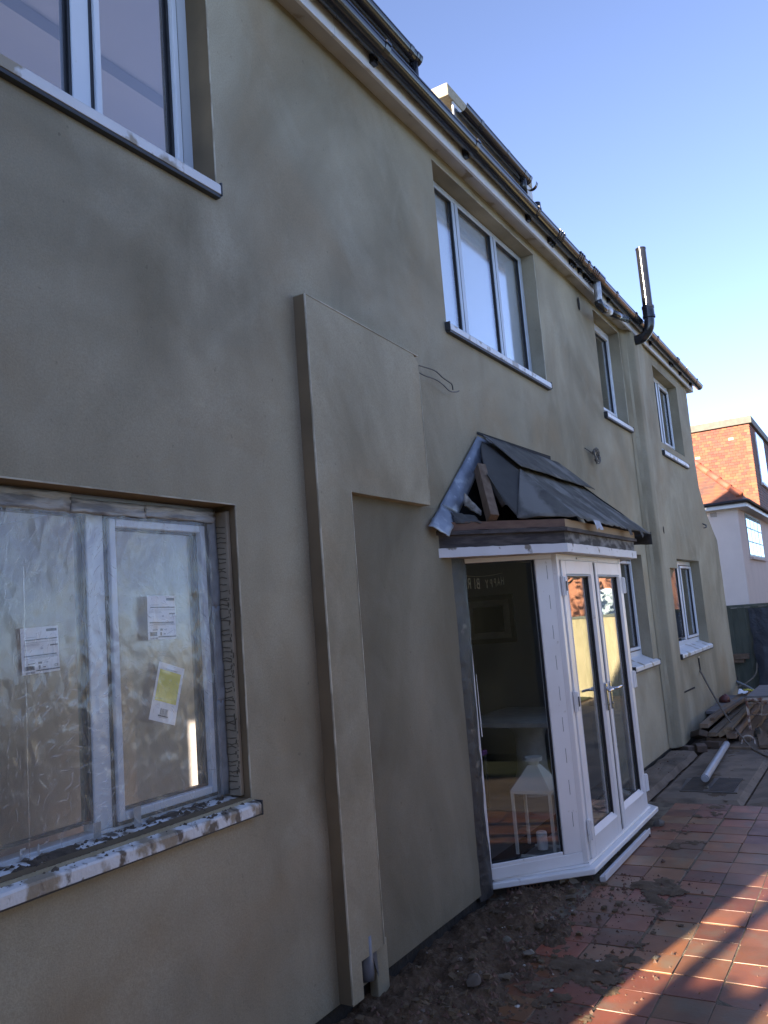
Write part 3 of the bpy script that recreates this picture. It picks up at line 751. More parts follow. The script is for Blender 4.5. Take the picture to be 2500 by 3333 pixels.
# scratched key coat on the right reveal of the plastic covered window
B = MB(); B.box(2.470, 2.4905, 0.028, 0.114, 0.94, 2.03)
B.build('keyed_render', 'keyed', house, bevel=0.004, label='combed scratch coat on the right reveal of the plastic covered window')
B = MB()
z = 0.965
while z < 1.99:
    w = random.uniform(0.045, 0.068); y0 = 0.034 + random.uniform(0, 0.012)
    zz_ = z + random.uniform(-0.004, 0.004); dz = random.uniform(-0.006, 0.006)
    B.bar((2.4693, y0, zz_), (2.4693, y0 + w * 0.5, zz_ + dz + random.uniform(-.003, .003)), 0.003, 0.0035)
    B.bar((2.4693, y0 + w * 0.5, zz_ + dz), (2.4693, y0 + w, zz_ + dz * 0.3), 0.003, 0.003)
    z += random.uniform(0.014, 0.027)
for i in range(70):
    zz_ = random.uniform(0.95, 1.75); yy = random.uniform(0.026, 0.04)
    B.box(2.4685, 2.471, yy, yy + random.uniform(.002, .005), zz_, zz_ + random.uniform(.004, .016))
B.build('scratch_marks', 'scratch', house, kind='stuff')

# ---- boxed casing (pier) round the old pipe
PD = 0.065
B = MB()
def P3(x, z): return (x, -PD, z)
outline = [(3.0, 0.012), (3.085, 0.0), (3.083, 0.115), (3.17, 0.10), (3.17, 0.115), (3.335, 0.105), (3.335, 0.10)]
def casing_z(x): return 0.15 if x > 3.055 else 0.0
b = MB()
xa, xb, xm = 2.975, 4.045, 3.245
def fz(x, z): return (x, -PD + 0.0025 * N(x, 1, z, 2.2), z)
b.grid(lambda u, v: fz(xa + (xm - xa) * u, 0.145 + (2.165 - 0.145) * v), 4, 26)
b.grid(lambda u, v: fz(xa + (xm - xa) * u, 2.165 + (3.02 + 0.04 * (1 - u * 0.25) - 2.165) * v), 4, 10)
b.grid(lambda u, v: fz(xm + (xb - xm) * u, 2.165 + 0.0015 * N(u * 8, 0, 0) * (1 if v == 0 else 0) + (3.05 - 0.03 * u - (0.045 if u > 0.93 else 0) - 2.165) * v), 14, 10)
b.grid(lambda u, v: fz(xa + 0.085 * u, 0.0 + 0.012 * N(u * 3, 5, 2) * (1 - v) + 0.145 * v), 3, 3)
b.grid(lambda u, v: (xa, -PD * u + 0.001, 3.06 * v + 0.004), 2, 40)
b.grid(lambda u, v: (xb, -PD * (1 - u) + 0.001, 2.165 + 0.81 * v), 2, 10)
b.grid(lambda u, v: (xm, -PD * (1 - u) + 0.001, 0.145 + 2.02 * v), 2, 26)
b.grid(lambda u, v: (xm + (xb - xm) * u, -PD * (1 - v) + 0.001, 2.165), 10, 2)
b.grid(lambda u, v: (xa + (xb - xa) * u, -PD * (1 - v) + 0.001, 3.058 - 0.038 * u), 10, 2)
b.build('pier_casing', 'render_lit_dry', house, autos=50, label='shallow rendered casing with a wide upper block and a narrow leg')
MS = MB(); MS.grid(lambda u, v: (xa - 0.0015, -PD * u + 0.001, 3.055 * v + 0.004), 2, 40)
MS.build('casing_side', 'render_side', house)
beads([(xa, -PD - .001, 0.01), (xa, -PD - .001, 3.062)], 0.007)
beads([(xa, -PD - .001, 3.062), (xb, -PD - .001, 3.02)], 0.006)
beads([(xm, -PD - .001, 2.17), (xm, -PD - .001, 0.15)], 0.004)
beads([(xb, -PD - .001, 2.19), (xb, -PD - .001, 2.97)], 0.003)
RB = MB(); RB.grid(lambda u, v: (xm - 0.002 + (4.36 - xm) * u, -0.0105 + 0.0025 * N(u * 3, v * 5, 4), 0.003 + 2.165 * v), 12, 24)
RB.build('recess_shade', 'render_shade', house, smooth=True, label='render panel darkened for the shade in the recess beside the casing leg')
# second foot of the casing, and the broken pipe in the gap
B = MB(); B.box(3.20, 3.30, -0.045, -0.002, -0.06, 0.16)
B.build('casing_foot', 'render', house, bevel=0.006)
B = MB(); B.tube([(3.135, -0.028, 0.22), (3.135, -0.03, 0.06), (3.13, -0.034, 0.035)], [0.038, 0.038, 0.034], 14)
B.build('broken_downpipe', 'galv', house, smooth=True)
B = MB(); B.prism([(3.16, -0.05, 0.16), (3.20, -0.05, 0.16), (3.215, -0.045, 0.02), (3.19, -0.048, 0.07)], (0, 0.004, 0))
B.build('pipe_shard', 'galv', house)

# footing coloured dark to stand for the shaded gap below the render
B = MB(); B.box(XL, 4.46, 0.014, 0.12, -0.2, 0.004); B.box(6.9, 13.55, 0.014, 0.12, -0.2, 0.004); B.box(9.28, 13.55, -0.03, 0.03, -0.2, -0.004)
B.build('footing', 'footing', house)

# ---- windows
def window(x0, x1, z0, z1, yf, lights, label=None, glass='glass', frame='upvc_clean', name='window', sill=None, sillmat='sillw', dirty=False, gk=0.011):
    """lights: (xa, xb, za, zb, opening?) glazed areas; the frame fills the rest"""
    fb = MB()
    xs = sorted(lights)
    # frame: bottom, top, then uprights between lights
    zb0 = min(l_[2] for l_ in lights); zt0 = max(l_[3] for l_ in lights)
    fb.box(x0, x1, yf, yf + 0.06, z0, zb0 - 0.001); fb.box(x0, x1, yf, yf + 0.06, zt0 + 0.001, z1)
    ed = [x0] + [e for l_ in xs for e in l_[:2]] + [x1]
    for i in range(0, len(ed), 2):
        fb.box(ed[i], ed[i + 1], yf + (0.0), yf + 0.058, zb0 - 0.001, zt0 + 0.001)
    w = fb.build(name, frame, house, bevel=0.004, label=label)
    for (xa, xb, za, zb, op) in lights:
        if op:
            s = MB(); t = 0.038; y = yf - 0.016; e = 0.010
            s.box(xa + e, xa + t, y, y + 0.05, za + e, zb - e); s.box(xb - t, xb - e, y, y + 0.05, za + e, zb - e)
            s.box(xa + t, xb - t, y, y + 0.05, za + e, za + t); s.box(xa + t, xb - t, y, y + 0.05, zb - t, zb - e)
            s.build('sash', frame, w, bevel=0.004)
            g = MB()
            g.box(xa - .004, xa + e + .001, yf - 0.003, yf + .02, za, zb); g.box(xb - e - .001, xb + .004, yf - 0.003, yf + .02, za, zb)
            g.box(xa, xb, yf - 0.003, yf + .02, za - .004, za + e + .001); g.box(xa, xb, yf - 0.003, yf + .02, zb - e - .001, zb + .004)
            gx0, gx1, gz0, gz1 = xa + t, xb - t, za + t, zb - t
        else:
            g = MB(); gx0, gx1, gz0, gz1 = xa, xb, za, zb
        yg = yf + 0.012
        g.box(gx0, gx0 + gk, yg - 0.006, yg + 0.02, gz0, gz1); g.box(gx1 - gk, gx1, yg - 0.006, yg + 0.02, gz0, gz1)
        g.box(gx0 + gk, gx1 - gk, yg - 0.006, yg + 0.02, gz0, gz0 + gk * .7); g.box(gx0 + gk, gx1 - gk, yg - 0.006, yg + 0.02, gz1 - gk * .7, gz1)
        # deep dark rebate on the far side
        g.box(gx1 - gk * 2.2, gx1 - gk, yg + 0.004, yg + 0.022, gz0, gz1)
        g.build('gasket', 'gasket', w)
        p = MB(); p.box(gx0 + 0.004, gx1 - 0.004, yg + 0.005, yg + 0.009, gz0 + 0.004, gz1 - 0.004)
        p.build('pane', glass, w)
    if sill:
        sx0, sx1, sz, proj, th, yw = sill
        s = MB()
        nx = 40 if dirty else 8
        def sf(u, v):
            x = sx0 + (sx1 - sx0) * u
            py = [yf + 0.002, yw - proj + 0.004, yw - proj, yw - proj, yw - proj + 0.006][int(round(v * 4))]
            pz = [z0 + 0.012, sz + th + 0.004, sz + th - 0.003, sz, sz - 0.001][int(round(v * 4))]
            j = 0.002 * N(x, v * 3, 1, 6) if dirty else 0
            return (x, py + j, pz + j)
        s.grid(sf, nx, 4)
        s.add([(sx0, yf, z0 + 0.012), (sx0, yw - proj, sz + th), (sx0, yw - proj, sz), (sx0, yf, sz)], [(0, 1, 2, 3)])
        s.add([(sx1, yf, z0 + 0.012), (sx1, yw - proj, sz + th), (sx1, yw - proj, sz), (sx1, yf, sz)], [(3, 2, 1, 0)])
        s.add([(sx0, yf, sz), (sx1, yf, sz), (sx1, yw - proj, sz), (sx0, yw - proj, sz)], [(0, 1, 2, 3)])
        s.build('sill', sillmat, w)
        us = MB(); us.box(sx0 + 0.004, sx1 - 0.004, yw - proj + 0.003, yw + 0.006, sz - (0.006 if dirty else 0.016), sz - 0.0012); us.build('sill_shade_strip', 'capend', w)  # black strip paints the dark sill underside and its shadow
        for ex in (sx0 - 0.004, sx1 - 0.004):
            if XL < ex < 20:
                c = MB(); c.box(ex, ex + 0.008, yw - proj - 0.003, yw + 0.02, sz - 0.006, sz + th + 0.012)
                c.build('sill_end_cap', 'capend', w, bevel=0.002)
    return w

# lower left, behind plastic
wLL = window(0.62, 2.492, 0.93, 2.05, 0.112, [(0.70, 1.11, 0.985, 1.985, True), (1.19, 1.863, 0.985, 1.985, False), (1.938, 2.43, 0.955, 1.985, True)],
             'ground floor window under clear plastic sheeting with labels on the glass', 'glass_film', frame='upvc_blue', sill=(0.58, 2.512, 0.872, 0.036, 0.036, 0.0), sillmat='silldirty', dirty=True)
# upper left
window(0.62, 2.485, 3.42, 4.503, 0.116, [(0.70, 1.11, 3.475, 4.45, True), (1.19, 1.872, 3.475, 4.45, False), (1.955, 2.42, 3.455, 4.45, True)],
       'upper window nearest the camera reflecting lilac sky', 'glass_up', sill=(0.58, 2.485, 3.345, 0.03, 0.04, 0.0))
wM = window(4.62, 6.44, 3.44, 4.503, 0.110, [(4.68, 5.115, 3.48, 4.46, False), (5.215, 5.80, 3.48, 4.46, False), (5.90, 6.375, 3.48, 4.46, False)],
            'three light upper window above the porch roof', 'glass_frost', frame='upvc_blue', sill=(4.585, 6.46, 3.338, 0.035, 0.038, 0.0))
window(8.115, 9.05, 3.49, 4.51, 0.110, [(8.20, 8.98, 3.54, 4.45, True)], 'narrow upper window just before the vent pipe', sill=(8.09, 9.10, 3.392, 0.035, 0.036, 0.0))
window(10.33, 11.712, 3.49, 4.423, 0.055, [(10.40, 10.98, 3.54, 4.37, False), (11.06, 11.66, 3.54, 4.37, True)], 'last upper window under the gutter end', sill=(10.28, 11.77, 3.295, 0.035, 0.036, -0.06))
window(8.06, 8.9, 0.985, 2.03, 0.110, [(8.14, 8.84, 1.05, 1.98, True)], 'dark lower window half hidden behind the porch door', sill=(8.02, 9.03, 0.888, 0.04, 0.036, 0.0))
window(9.88, 11.742, 0.965, 2.018, 0.055, [(9.95, 10.90, 1.06, 1.96, False), (10.99, 11.69, 1.03, 1.965, True)], 'far lower window with a stepped head and light reflections', sill=(9.84, 11.80, 0.872, 0.04, 0.036, -0.06))
for xg in (5.150, 5.838):
    B = MB(); B.box(xg, xg + 0.007, 0.1085, 0.1095, 3.475, 4.465); B.build('mullion_groove', 'gasket', wM)
# blind behind the frosted upper window
B = MB(); B.box(4.66, 6.40, 0.150, 0.153, 3.45, 4.50); B.build('roller_blind', 'blind', house)

# labels stuck on the glass
def label_sheet(cx, cz, w, h, rot, rows, y=0.108, name='label_sticker'):
    b = MB(); ca, sa = math.cos(rot), math.sin(rot)
    def q(x0, x1, z0, z1, yy):
        pts = []
        for (px, pz) in ((x0, z0), (x1, z0), (x1, z1), (x0, z1)):
            X, Z = (px - 0.5) * w, (0.5 - pz) * h
            pts.append((cx + X * ca - Z * sa, yy, cz + X * sa + Z * ca))
        b.add(pts, [(3, 2, 1, 0)])
    b.cur = 0
    q(0, 1, 0, 1, y)
    for (x0, x1, z0, z1, mi) in rows:
        b.cur = mi; q(x0, x1, z0, z1, y - 0.0006)
    return b
def docket():
    r = [(0.68, 0.96, 0.055, 0.11, 2), (0.70, 0.94, 0.066, 0.098, 3), (0.12, 0.40, 0.205, 0.22, 3), (0.10, 0.97, 0.255, 0.28, 2), (0.10, 0.97, 0.325, 0.331, 2),
         (0.05, 0.48, 0.36, 0.37, 3), (0.05, 0.50, 0.385, 0.393, 3), (0.76, 0.97, 0.40, 0.43, 2), (0.05, 0.22, 0.47, 0.478, 3), (0.50, 0.57, 0.45, 0.49, 3),
         (0.06, 0.93, 0.60, 0.625, 2), (0.20, 0.95, 0.635, 0.66, 3), (0.05, 0.97, 0.67, 0.675, 2), (0.18, 0.34, 0.70, 0.715, 3), (0.18, 0.34, 0.73, 0.745, 3), (0.16, 0.34, 0.765, 0.79, 2),
         (0.42, 0.52, 0.755, 0.80, 2), (0.57, 0.68, 0.765, 0.785, 3), (0.07, 0.32, 0.825, 0.915, 2), (0.14, 0.26, 0.835, 0.87, 3), (0.43, 0.48, 0.83, 0.91, 2),
         (0.55, 0.62, 0.865, 0.885, 2), (0.36, 1.0, 0.925, 0.952, 2), (0.945, 0.95, 0.72, 0.86, 3)]
    x = 0.07
    while x < 0.32:
        w = random.choice([0.006, 0.01, 0.016]); r.append((x, x + w, 0.945, 0.99, 2)); x += w + random.choice([0.007, 0.012])
    return r
for (cx, cz, w, h, rt) in ((1.683, 1.546, 0.135, 0.142, R(2)), (2.180, 1.627, 0.136, 0.158, R(-1))):
    b = label_sheet(cx, cz, w, h, rt, docket(), y=0.1195 if cx < 1.9 else 0.1035)
    b.build('label_sticker', ['paper', 'yprint', 'ink', 'ink2'], wLL, label='white printed docket with bar code')
rows = [(0.08, 0.90, 0.12, 0.66, 1), (0.28, 0.72, 0.085, 0.105, 3), (0.30, 0.68, 0.885, 0.91, 2), (0.34, 0.66, 0.918, 0.93, 3)]
x = 0.36
while x < 0.64:
    w = random.choice([0.01, 0.016, 0.022]); rows.append((x, x + w, 0.77, 0.88, 2)); x += w + random.choice([0.012, 0.02])
b = label_sheet(2.190, 1.355, 0.128, 0.205, R(-17.5), rows, y=0.1035)
b.build('label_sticker', ['paper', 'yprint', 'ink', 'ink2'], wLL, label='white label with a large yellow square and bar code')
# CE mark on the first docket and pencil marks on the lower frame
def text_mesh(txt, size, origin, parent, name, mt, rot=0.0, mirror=False, extrude=0.0004):
    cu = bpy.data.curves.new(name, 'FONT'); cu.body = txt; cu.size = size; cu.extrude = extrude
    t = bpy.data.objects.new(name, cu); col.objects.link(t)
    dg = bpy.context.evaluated_depsgraph_get(); dg.update()
    me = bpy.data.meshes.new_from_object(t.evaluated_get(dg))
    bpy.data.objects.remove(t)
    b = MB()
    for v in me.vertices:
        x, zc = (-v.co.x if mirror else v.co.x), v.co.y
        b.v.append((origin[0] + x * math.cos(rot) - zc * math.sin(rot), origin[1] + v.co.z, origin[2] + x * math.sin(rot) + zc * math.cos(rot)))
    for p in me.polygons: b.f.append(tuple(p.vertices)); b.mi.append(0)
    return b
text_mesh('CE', 0.012, (1.732, 0.118, 1.492), wLL, 'ce_mark', 'ink', R(2)).build('printed_mark', 'ink', wLL)
text_mesh('F  1', 0.052, (1.588, 0.1110, 0.938), wLL, 'pencil', 'ink2').build('pencil_mark', 'ink2', wLL)

# interior rooms behind the glass
def room(x0, x1, y0, y1, z0, z1, wallm, ceilm, floorm, name, near_open=None):
    b = MB()
    b.cur = 0
    b.add([(x0, y1, z0), (x1, y1, z0), (x1, y1, z1), (x0, y1, z1)], [(3, 2, 1, 0)])
    b.add([(x1, y0, z0), (x1, y1, z0), (x1, y1, z1), (x1, y0, z1)], [(3, 2, 1, 0)])
    if near_open:
        cur = y0; parts = []
        for (a0, a1, c0, c1) in near_open:
            parts += [(cur, a0, z0, z1), (a0, a1, z0, c0), (a0, a1, c1, z1)]; cur = a1
        for (p, q, r_, s_) in parts + [(cur, y1, z0, z1)]:
            b.add([(x0, p, r_), (x0, q, r_), (x0, q, s_), (x0, p, s_)], [(0, 1, 2, 3)])
    else:
        b.add([(x0, y0, z0), (x0, y1, z0), (x0, y1, z1), (x0, y0, z1)], [(0, 1, 2, 3)])
    b.cur = 1
    b.add([(x0, y0, z1), (x1, y0, z1), (x1, y1, z1), (x0, y1, z1)], [(0, 1, 2, 3)])
    b.cur = 2
    b.add([(x0, y0, z0), (x1, y0, z0), (x1, y1, z0), (x0, y1, z0)], [(3, 2, 1, 0)])
    return b.build(name, [wallm, ceilm, floorm], house)
room(XL + 0.03, 3.3, 0.14, 4.0, 0.06, 2.36, 'brownroom', 'ceil', 'paleboards', 'near_room', [(1.04, 1.15, 0.75, 2.34), (1.9, 2.6, 0.75, 1.75)])
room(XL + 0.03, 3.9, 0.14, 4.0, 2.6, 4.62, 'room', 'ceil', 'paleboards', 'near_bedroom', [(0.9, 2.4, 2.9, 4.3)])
room(3.92, 12.4, 0.14, 4.0, 2.6, 4.62, 'dimroom', 'ceil', 'floorin', 'far_bedroom')
room(3.4, 12.4, 0.14, 3.6, 0.02, 2.36, 'dimroom', 'dimroom', 'floorin', 'dining_room')
B = MB(); B.box(2.62, 2.72, 0.14, 0.75, 0.06, 2.36); B.build('room_return', 'brownroom', house)
B = MB(); B.box(XL, 9.2, 0.004, 0.14, 0.02, 0.05); B.build('leak_blocker', 'black', house)  # unseen strip added to stop sun leaking under the wall
# exposed beams and a curtain edge on the bedroom ceiling
B = MB()
for k in range(4): B.box(0.0, 3.8, 1.0 + k * 0.75, 1.14 + k * 0.75, 4.54, 4.615)
B.build('ceiling_beam', 'ceil', house)

# ---- eaves: soffit, fascia boards, gutter
B = MB()
B.grid(lambda u, v: (XL - 0.1 + (12.72 - XL + 0.1) * u, 0.012 - 0.108 * v + (0.012 * N(u * 60, 2, 0) if v == 0 else 0), ZT), 120, 2)
B.build('soffit', 'soffit', house)
for (a, b_) in ((XL - 0.1, 3.336), (3.340, 6.935), (6.939, 10.05), (10.054, 12.72)):
    B = MB(); B.box(a, b_, -0.115, -0.095, 4.553, 4.735)
    B.build('fascia_board', 'fascia', house, bevel=0.002)
B = MB(); B.box(12.72, 12.735, -0.115, 0.02, 4.548, 4.735); B.build('fascia_end', 'fascia', house)
def gutter_run(x0, x1, yc, zt, r, parent, mt='gutter'):
    b = MB(); n = 12
    def f(u, v, rr): 
        t = math.pi * v
        return (x0 + (x1 - x0) * u, yc - rr * math.cos(t), zt - rr * 1.05 * math.sin(t))
    b.grid(lambda u, v: f(u, v, r), 2, n); b.grid(lambda u, v: f(1 - u, v, r - 0.004), 2, n)
    b.box(x0, x1, yc - r - 0.003, yc - r + 0.006, zt - 0.006, zt + 0.004); b.box(x0, x1, yc + r - 0.006, yc + r + 0.003, zt - 0.006, zt + 0.004)
    return b.build('gutter', mt, parent, autos=40)
GY, GT, GR = -0.174, 4.668, 0.056
gut = gutter_run(XL - 0.15, 12.93, GY, GT, GR, house)
def bracket(x, w=0.05, big=1.0):
    b = MB()
    rr = GR + 0.006 * big
    b.grid(lambda u, v: (x - w / 2 + w * u, GY - rr * math.cos(math.pi * v), GT + 0.006 - (rr * 1.05) * math.sin(math.pi * v)), 1, 10)
    for e in (x - w / 2, x + w / 2):
        b.grid(lambda u, v: (e, GY - (GR - .002 + (rr - GR + .002) * u) * math.cos(math.pi * v), GT + 0.006 - (GR + (rr - GR) * u) * 1.05 * math.sin(math.pi * v)), 1, 10)
    b.box(x - w / 2, x + w / 2, GY - rr - 0.004, GY - rr + 0.008, GT - 0.004, GT + 0.012)
    b.box(x - w * 0.45, x + w * 0.45, GY + 0.03, -0.1155, GT - 0.075, GT - 0.01)
    return b.build('gutter_bracket', 'gutter', gut)
for x in (2.5, 3.70, 4.88, 6.03, 7.33, 8.27, 9.03, 10.06, 11.77, 12.5): bracket(x)
for x in (6.57, 7.12, 7.53, 11.19):
    for d in (-0.05, 0.0, 0.05): bracket(x + d, 0.03, 1.3)
bracket(7.72, 0.20, 1.2)
B = MB(); B.grid(lambda u, v: (12.93, GY - GR * u * math.cos(math.pi * v), GT - GR * 1.05 * u * math.sin(math.pi * v)), 1, 10)
B.build('gutter_end_cap', 'gutter', gut)
B = MB(); B.tube(smoothcurve([(12.6, -0.02, 4.74), (12.62, -0.03, 4.84), (12.68, -0.05, 4.88), (12.74, -0.05, 4.85), (12.73, -0.05, 4.80)]), 0.008, 6)
B.build('eaves_hook', 'gutter', house)
# outlet, swan-neck and stub of downpipe
B = MB(); B.tube(smoothcurve([(7.72, GY, 4.62), (7.72, GY, 4.50), (7.72, GY + 0.01, 4.43)]), 0.036, 12)
dp = B.build('outlet_pipe', 'foil', house, smooth=True)
B = MB(); B.tube(smoothcurve([(7.72, GY + .01, 4.435), (7.73, GY, 4.395), (7.79, GY - 0.01, 4.375), (7.86, GY - 0.012, 4.385)]), 0.040, 12)
B.build('outlet_elbow', 'gutter', house, smooth=True)
B = MB(); B.tube([(7.86, GY - .012, 4.385), (8.0, GY - .016, 4.40)], 0.043, 12); B.build('foil_band', 'foil', house, smooth=True)
B = MB(); B.tube([(8.0, GY - .016, 4.40), (8.62, GY - .03, 4.50)], 0.036, 12); B.build('stub_downpipe', 'gutter', house, smooth=True)
# soil vent pipe
VP = (9.34, -0.295)
B = MB()
el = [(9.36, -0.06, 4.475), (9.36, -0.13, 4.478), (9.358, -0.185, 4.487), (9.352, -0.235, 4.52), (9.345, -0.272, 4.57), (9.342, -0.29, 4.63), (9.34, -0.295, 4.70)]
B.tube(smoothcurve(el, 4), 0.056, 18); vp = B.build('vent_pipe', 'gutter', house, smooth=True, label='tall black soil vent pipe rising past the gutter')
B = MB()
for (z0, z1, r) in ((4.69, 4.715, 0.069), (4.715, 4.80, 0.064), (4.80, 4.825, 0.068)): B.lathe((VP[0], VP[1], z0), [(r, 0), (r, z1 - z0)], 18)
B.build('pipe_socket', 'gutter', vp, autos=40)
B = MB(); B.lathe((VP[0], VP[1], 4.80), [(0.055, 0), (0.055, 0.70), (0.058, 0.70), (0.058, 0.715), (0.048, 0.715), (0.047, 0.5)], 20)
B.build('pipe_stack', 'gutter', vp, autos=40)
B = MB(); B.tube([(9.36, -0.055, 4.475), (9.36, -0.085, 4.476)], 0.066, 16); B.build('pipe_collar', 'gutter', vp, autos=40)

# ---- main roof slope and the two dormers
B = MB()
rz = lambda y: 4.70 + (y + 0.1) * 1.1
ridge = 5.0
B.add([(XL, -0.14, 4.68), (12.75, -0.14, 4.68), (12.75, ridge, rz(ridge)), (XL, ridge, rz(ridge))], [(0, 1, 2, 3)])
B.add([(XL, 10.2, 4.68), (12.75, 10.2, 4.68), (12.75, ridge, rz(ridge)), (XL, ridge, rz(ridge))], [(3, 2, 1, 0)])
B.add([(XL, -0.1, 4.66), (XL, 10.2, 4.66), (XL, ridge, rz(ridge) - 0.01)], [(0, 2, 1)])
B.add([(12.75, -0.1, 4.66), (12.75, 10.2, 4.66), (12.75, ridge, rz(ridge) - 0.01)], [(0, 1, 2)])
B.add([(XL, 0.013, 4.662), (12.7, 0.013, 4.662), (12.7, 10.1, 4.662), (XL, 10.1, 4.662)], [(0, 3, 2, 1)])
B.build('roof', 'roof', house)
def dormer(x0, x1, ztop, gutx1, stubs, label):
    yf = 0.92
    b = MB(); b.box(x0, x1, yf, 3.4, 5.2, ztop - 0.16)
    d = b.build('dormer', 'clad', house, label=label)
    for k in range(6):
        zz_ = ztop - 0.30 - k * 0.15
        b = MB(); b.prism([(x0, yf - 0.004, zz_), (x0, yf - 0.016, zz_ - 0.145), (x0, yf, zz_ - 0.145), (x0, yf, zz_)], (x1 - x0, 0, 0))
        b.build('cladding_board', 'clad', d)
    b = MB(); b.box(x0 - 0.03, x1 + 0.03, yf - 0.085, yf - 0.002, ztop - 0.285, ztop - 0.265); b.build('dormer_soffit', 'clad', d)
    b = MB(); b.box(x0 - 0.04, x1 + 0.04, yf - 0.10, yf - 0.085, ztop - 0.29, ztop - 0.03); b.build('dormer_fascia', 'clad', d)
    b = MB(); b.box(x0 - 0.16, x1 + 0.04, yf - 0.11, 3.5, ztop - 0.13, ztop); b.build('flat_roof', 'felt_edge', d, bevel=0.01)
    g = gutter_run(x0 - 0.02, gutx1, yf - 0.175, ztop - 0.20, 0.066, d)
    for xx in (x0 + 0.35, (x0 + x1) / 2, x1 - 0.2, gutx1 - 0.18, gutx1 - 0.03):
        b = MB(); b.grid(lambda u, v: (xx - 0.03 + 0.06 * u, yf - 0.175 - 0.072 * math.cos(math.pi * v), ztop - 0.195 - 0.075 * math.sin(math.pi * v)), 1, 10)
        b.build('dormer_gutter_bracket', 'gutter', d)
    b = MB(); b.grid(lambda u, v: (gutx1, yf - 0.175 - 0.066 * u * math.cos(math.pi * v), ztop - 0.20 - 0.069 * u * math.sin(math.pi * v)), 1, 10)
    b.build('dormer_gutter_end', 'gutter', d)
    b = MB(); b.box(x0 + 0.25, x1 - 0.3, yf - 0.03, yf - 0.012, 5.7, ztop - 0.40); b.build('dormer_window', 'gasket', d)
    for (sx, sz0, sz1) in stubs:
        b = MB(); b.tube([(sx, yf - 0.175, sz1 - .02), (sx, yf - 0.175, sz0)], 0.04, 12); b.build('dormer_downpipe', 'gutter', d, smooth=True)
    return d
dormer(2.2, 6.22, 6.60, 6.08, [(6.02, 5.7, 6.44)], 'nearer white dormer behind the black gutter')
dormer(7.02, 9.08, 6.66, 8.74, [(8.60, 6.22, 6.48)], 'farther white dormer with a sunlit flat roof edge')
B = MB(); B.tube([(8.74, 0.66, 5.6), (8.74, 0.66, 6.14)], 0.045, 12); B.build('roof_vent', 'gutter', house, smooth=True)

# ---- canted porch
uS = Vector((0.46, -0.41)).normalized(); nS = Vector((-uS.y, uS.x)) * -1
if nS.y > 0: nS = -nS
LS = math.hypot(0.46, 0.41)
A0 = (4.53, 0.0)
uR = Vector((0.46, 0.41)).normalized(); nR = Vector((uR.y, -uR.x)); A1 = (6.44, -0.42)
# sill
def cill_poly(off, z): 
    return [(4.50 - off * .6, 0.0, z), (4.95 - off * .35, -0.474 - off, z), (6.53 + off * .35, -0.478 - off, z), (6.98 + off * .6, 0.0, z)]
B = MB()
B.prism([(4.50, 0.02, -0.018), (4.95, -0.474, -0.018), (6.53, -0.478, -0.018), (6.98, 0.02, -0.018)], (0, 0, 0.034))
B.build('door_sill', 'upvc', house, bevel=0.006)
B = MB(); B.prism([(4.56, 0.0, 0.016), (4.985, -0.435, 0.016), (6.47, -0.437, 0.016), (6.9, 0.0, 0.016)], (0, 0, 0.014)); B.build('sill_upstand', 'upvc', house, bevel=0.004)
B = MB(); B.prism([(4.58, 0.03, -0.2), (5.0, -0.42, -0.2), (6.48, -0.42, -0.2), (6.9, 0.03, -0.2)], (0, 0, 0.178)); B.build('porch_plinth', 'plinth', house)
# air brick in the canted side of the plinth
o = (4.58, 0.03); uP = Vector((0.42, -0.45)).normalized(); nP = Vector((-0.45, -0.42)).normalized()
B = MB(); B.obox(o, uP, nP, 0.09, 0.31, -0.01, 0.012, -0.105, -0.03); ab = B.build('air_brick', 'brickold', house, bevel=0.004)
B = MB()
for i in range(9):
    for j in range(3): B.obox(o, uP, nP, 0.105 + i * 0.022, 0.117 + i * 0.022, 0.011, 0.0128, -0.098 + j * 0.023, -0.085 + j * 0.023)
B.build('brick_hole', 'black', ab)
B = MB(); B.prism([(4.60, 0.05, 0.0308), (4.99, -0.375, 0.0308), (6.46, -0.375, 0.0308), (6.86, 0.05, 0.0308)], (0, 0, 0.004)); B.build('porch_floor', 'floorin', house)
# fixed side light
H0, H1 = 0.030, 1.895
B = MB()
B.obox(A0, uS, nS, 0.0, LS, -0.06, 0.0, H0, 0.098); B.obox(A0, uS, nS, 0.0, LS, -0.06, 0.0, 1.857, H1 + .01)
B.obox(A0, uS, nS, -0.02, 0.012, -0.06, -0.001, 0.098, 1.857); B.obox(A0, uS, nS, LS - 0.135, LS, -0.06, -0.001, 0.098, 1.857)
sl = B.build('side_light', 'upvc', house, bevel=0.005, label='fixed canted window on the near side of the porch')
B = MB(); B.obox(A0, uS, nS, 0.012, LS - 0.135, -0.034, -0.028, 0.098, 1.857); B.build('pane', 'glass_side', sl)
B = MB(); g = 0.008
B.obox(A0, uS, nS, 0.012, LS - .135, -0.03, -0.012, 0.098, 0.098 + g); B.obox(A0, uS, nS, 0.012, LS - .135, -0.03, -0.012, 1.857 - g, 1.857)
B.obox(A0, uS, nS, LS - .135 - g, LS - .135, -0.03, -0.012, 0.098, 1.857); B.build('gasket', 'gasket', sl)
B = MB(); B.obox(A0, uS, nS, 0.012, LS - .142, -0.014, -0.002, 0.090, 0.118); B.build('glazing_bead', 'upvc', sl, bevel=0.004)
B = MB()
for k in range(9):
    zz_ = 0.25 + k * 0.185
    B.obox(A0, uS, nS, LS - 0.058, LS - 0.0565, -0.002, 0.0006, zz_, zz_ + 0.085)
B.build('post_seam', 'gasket', sl)
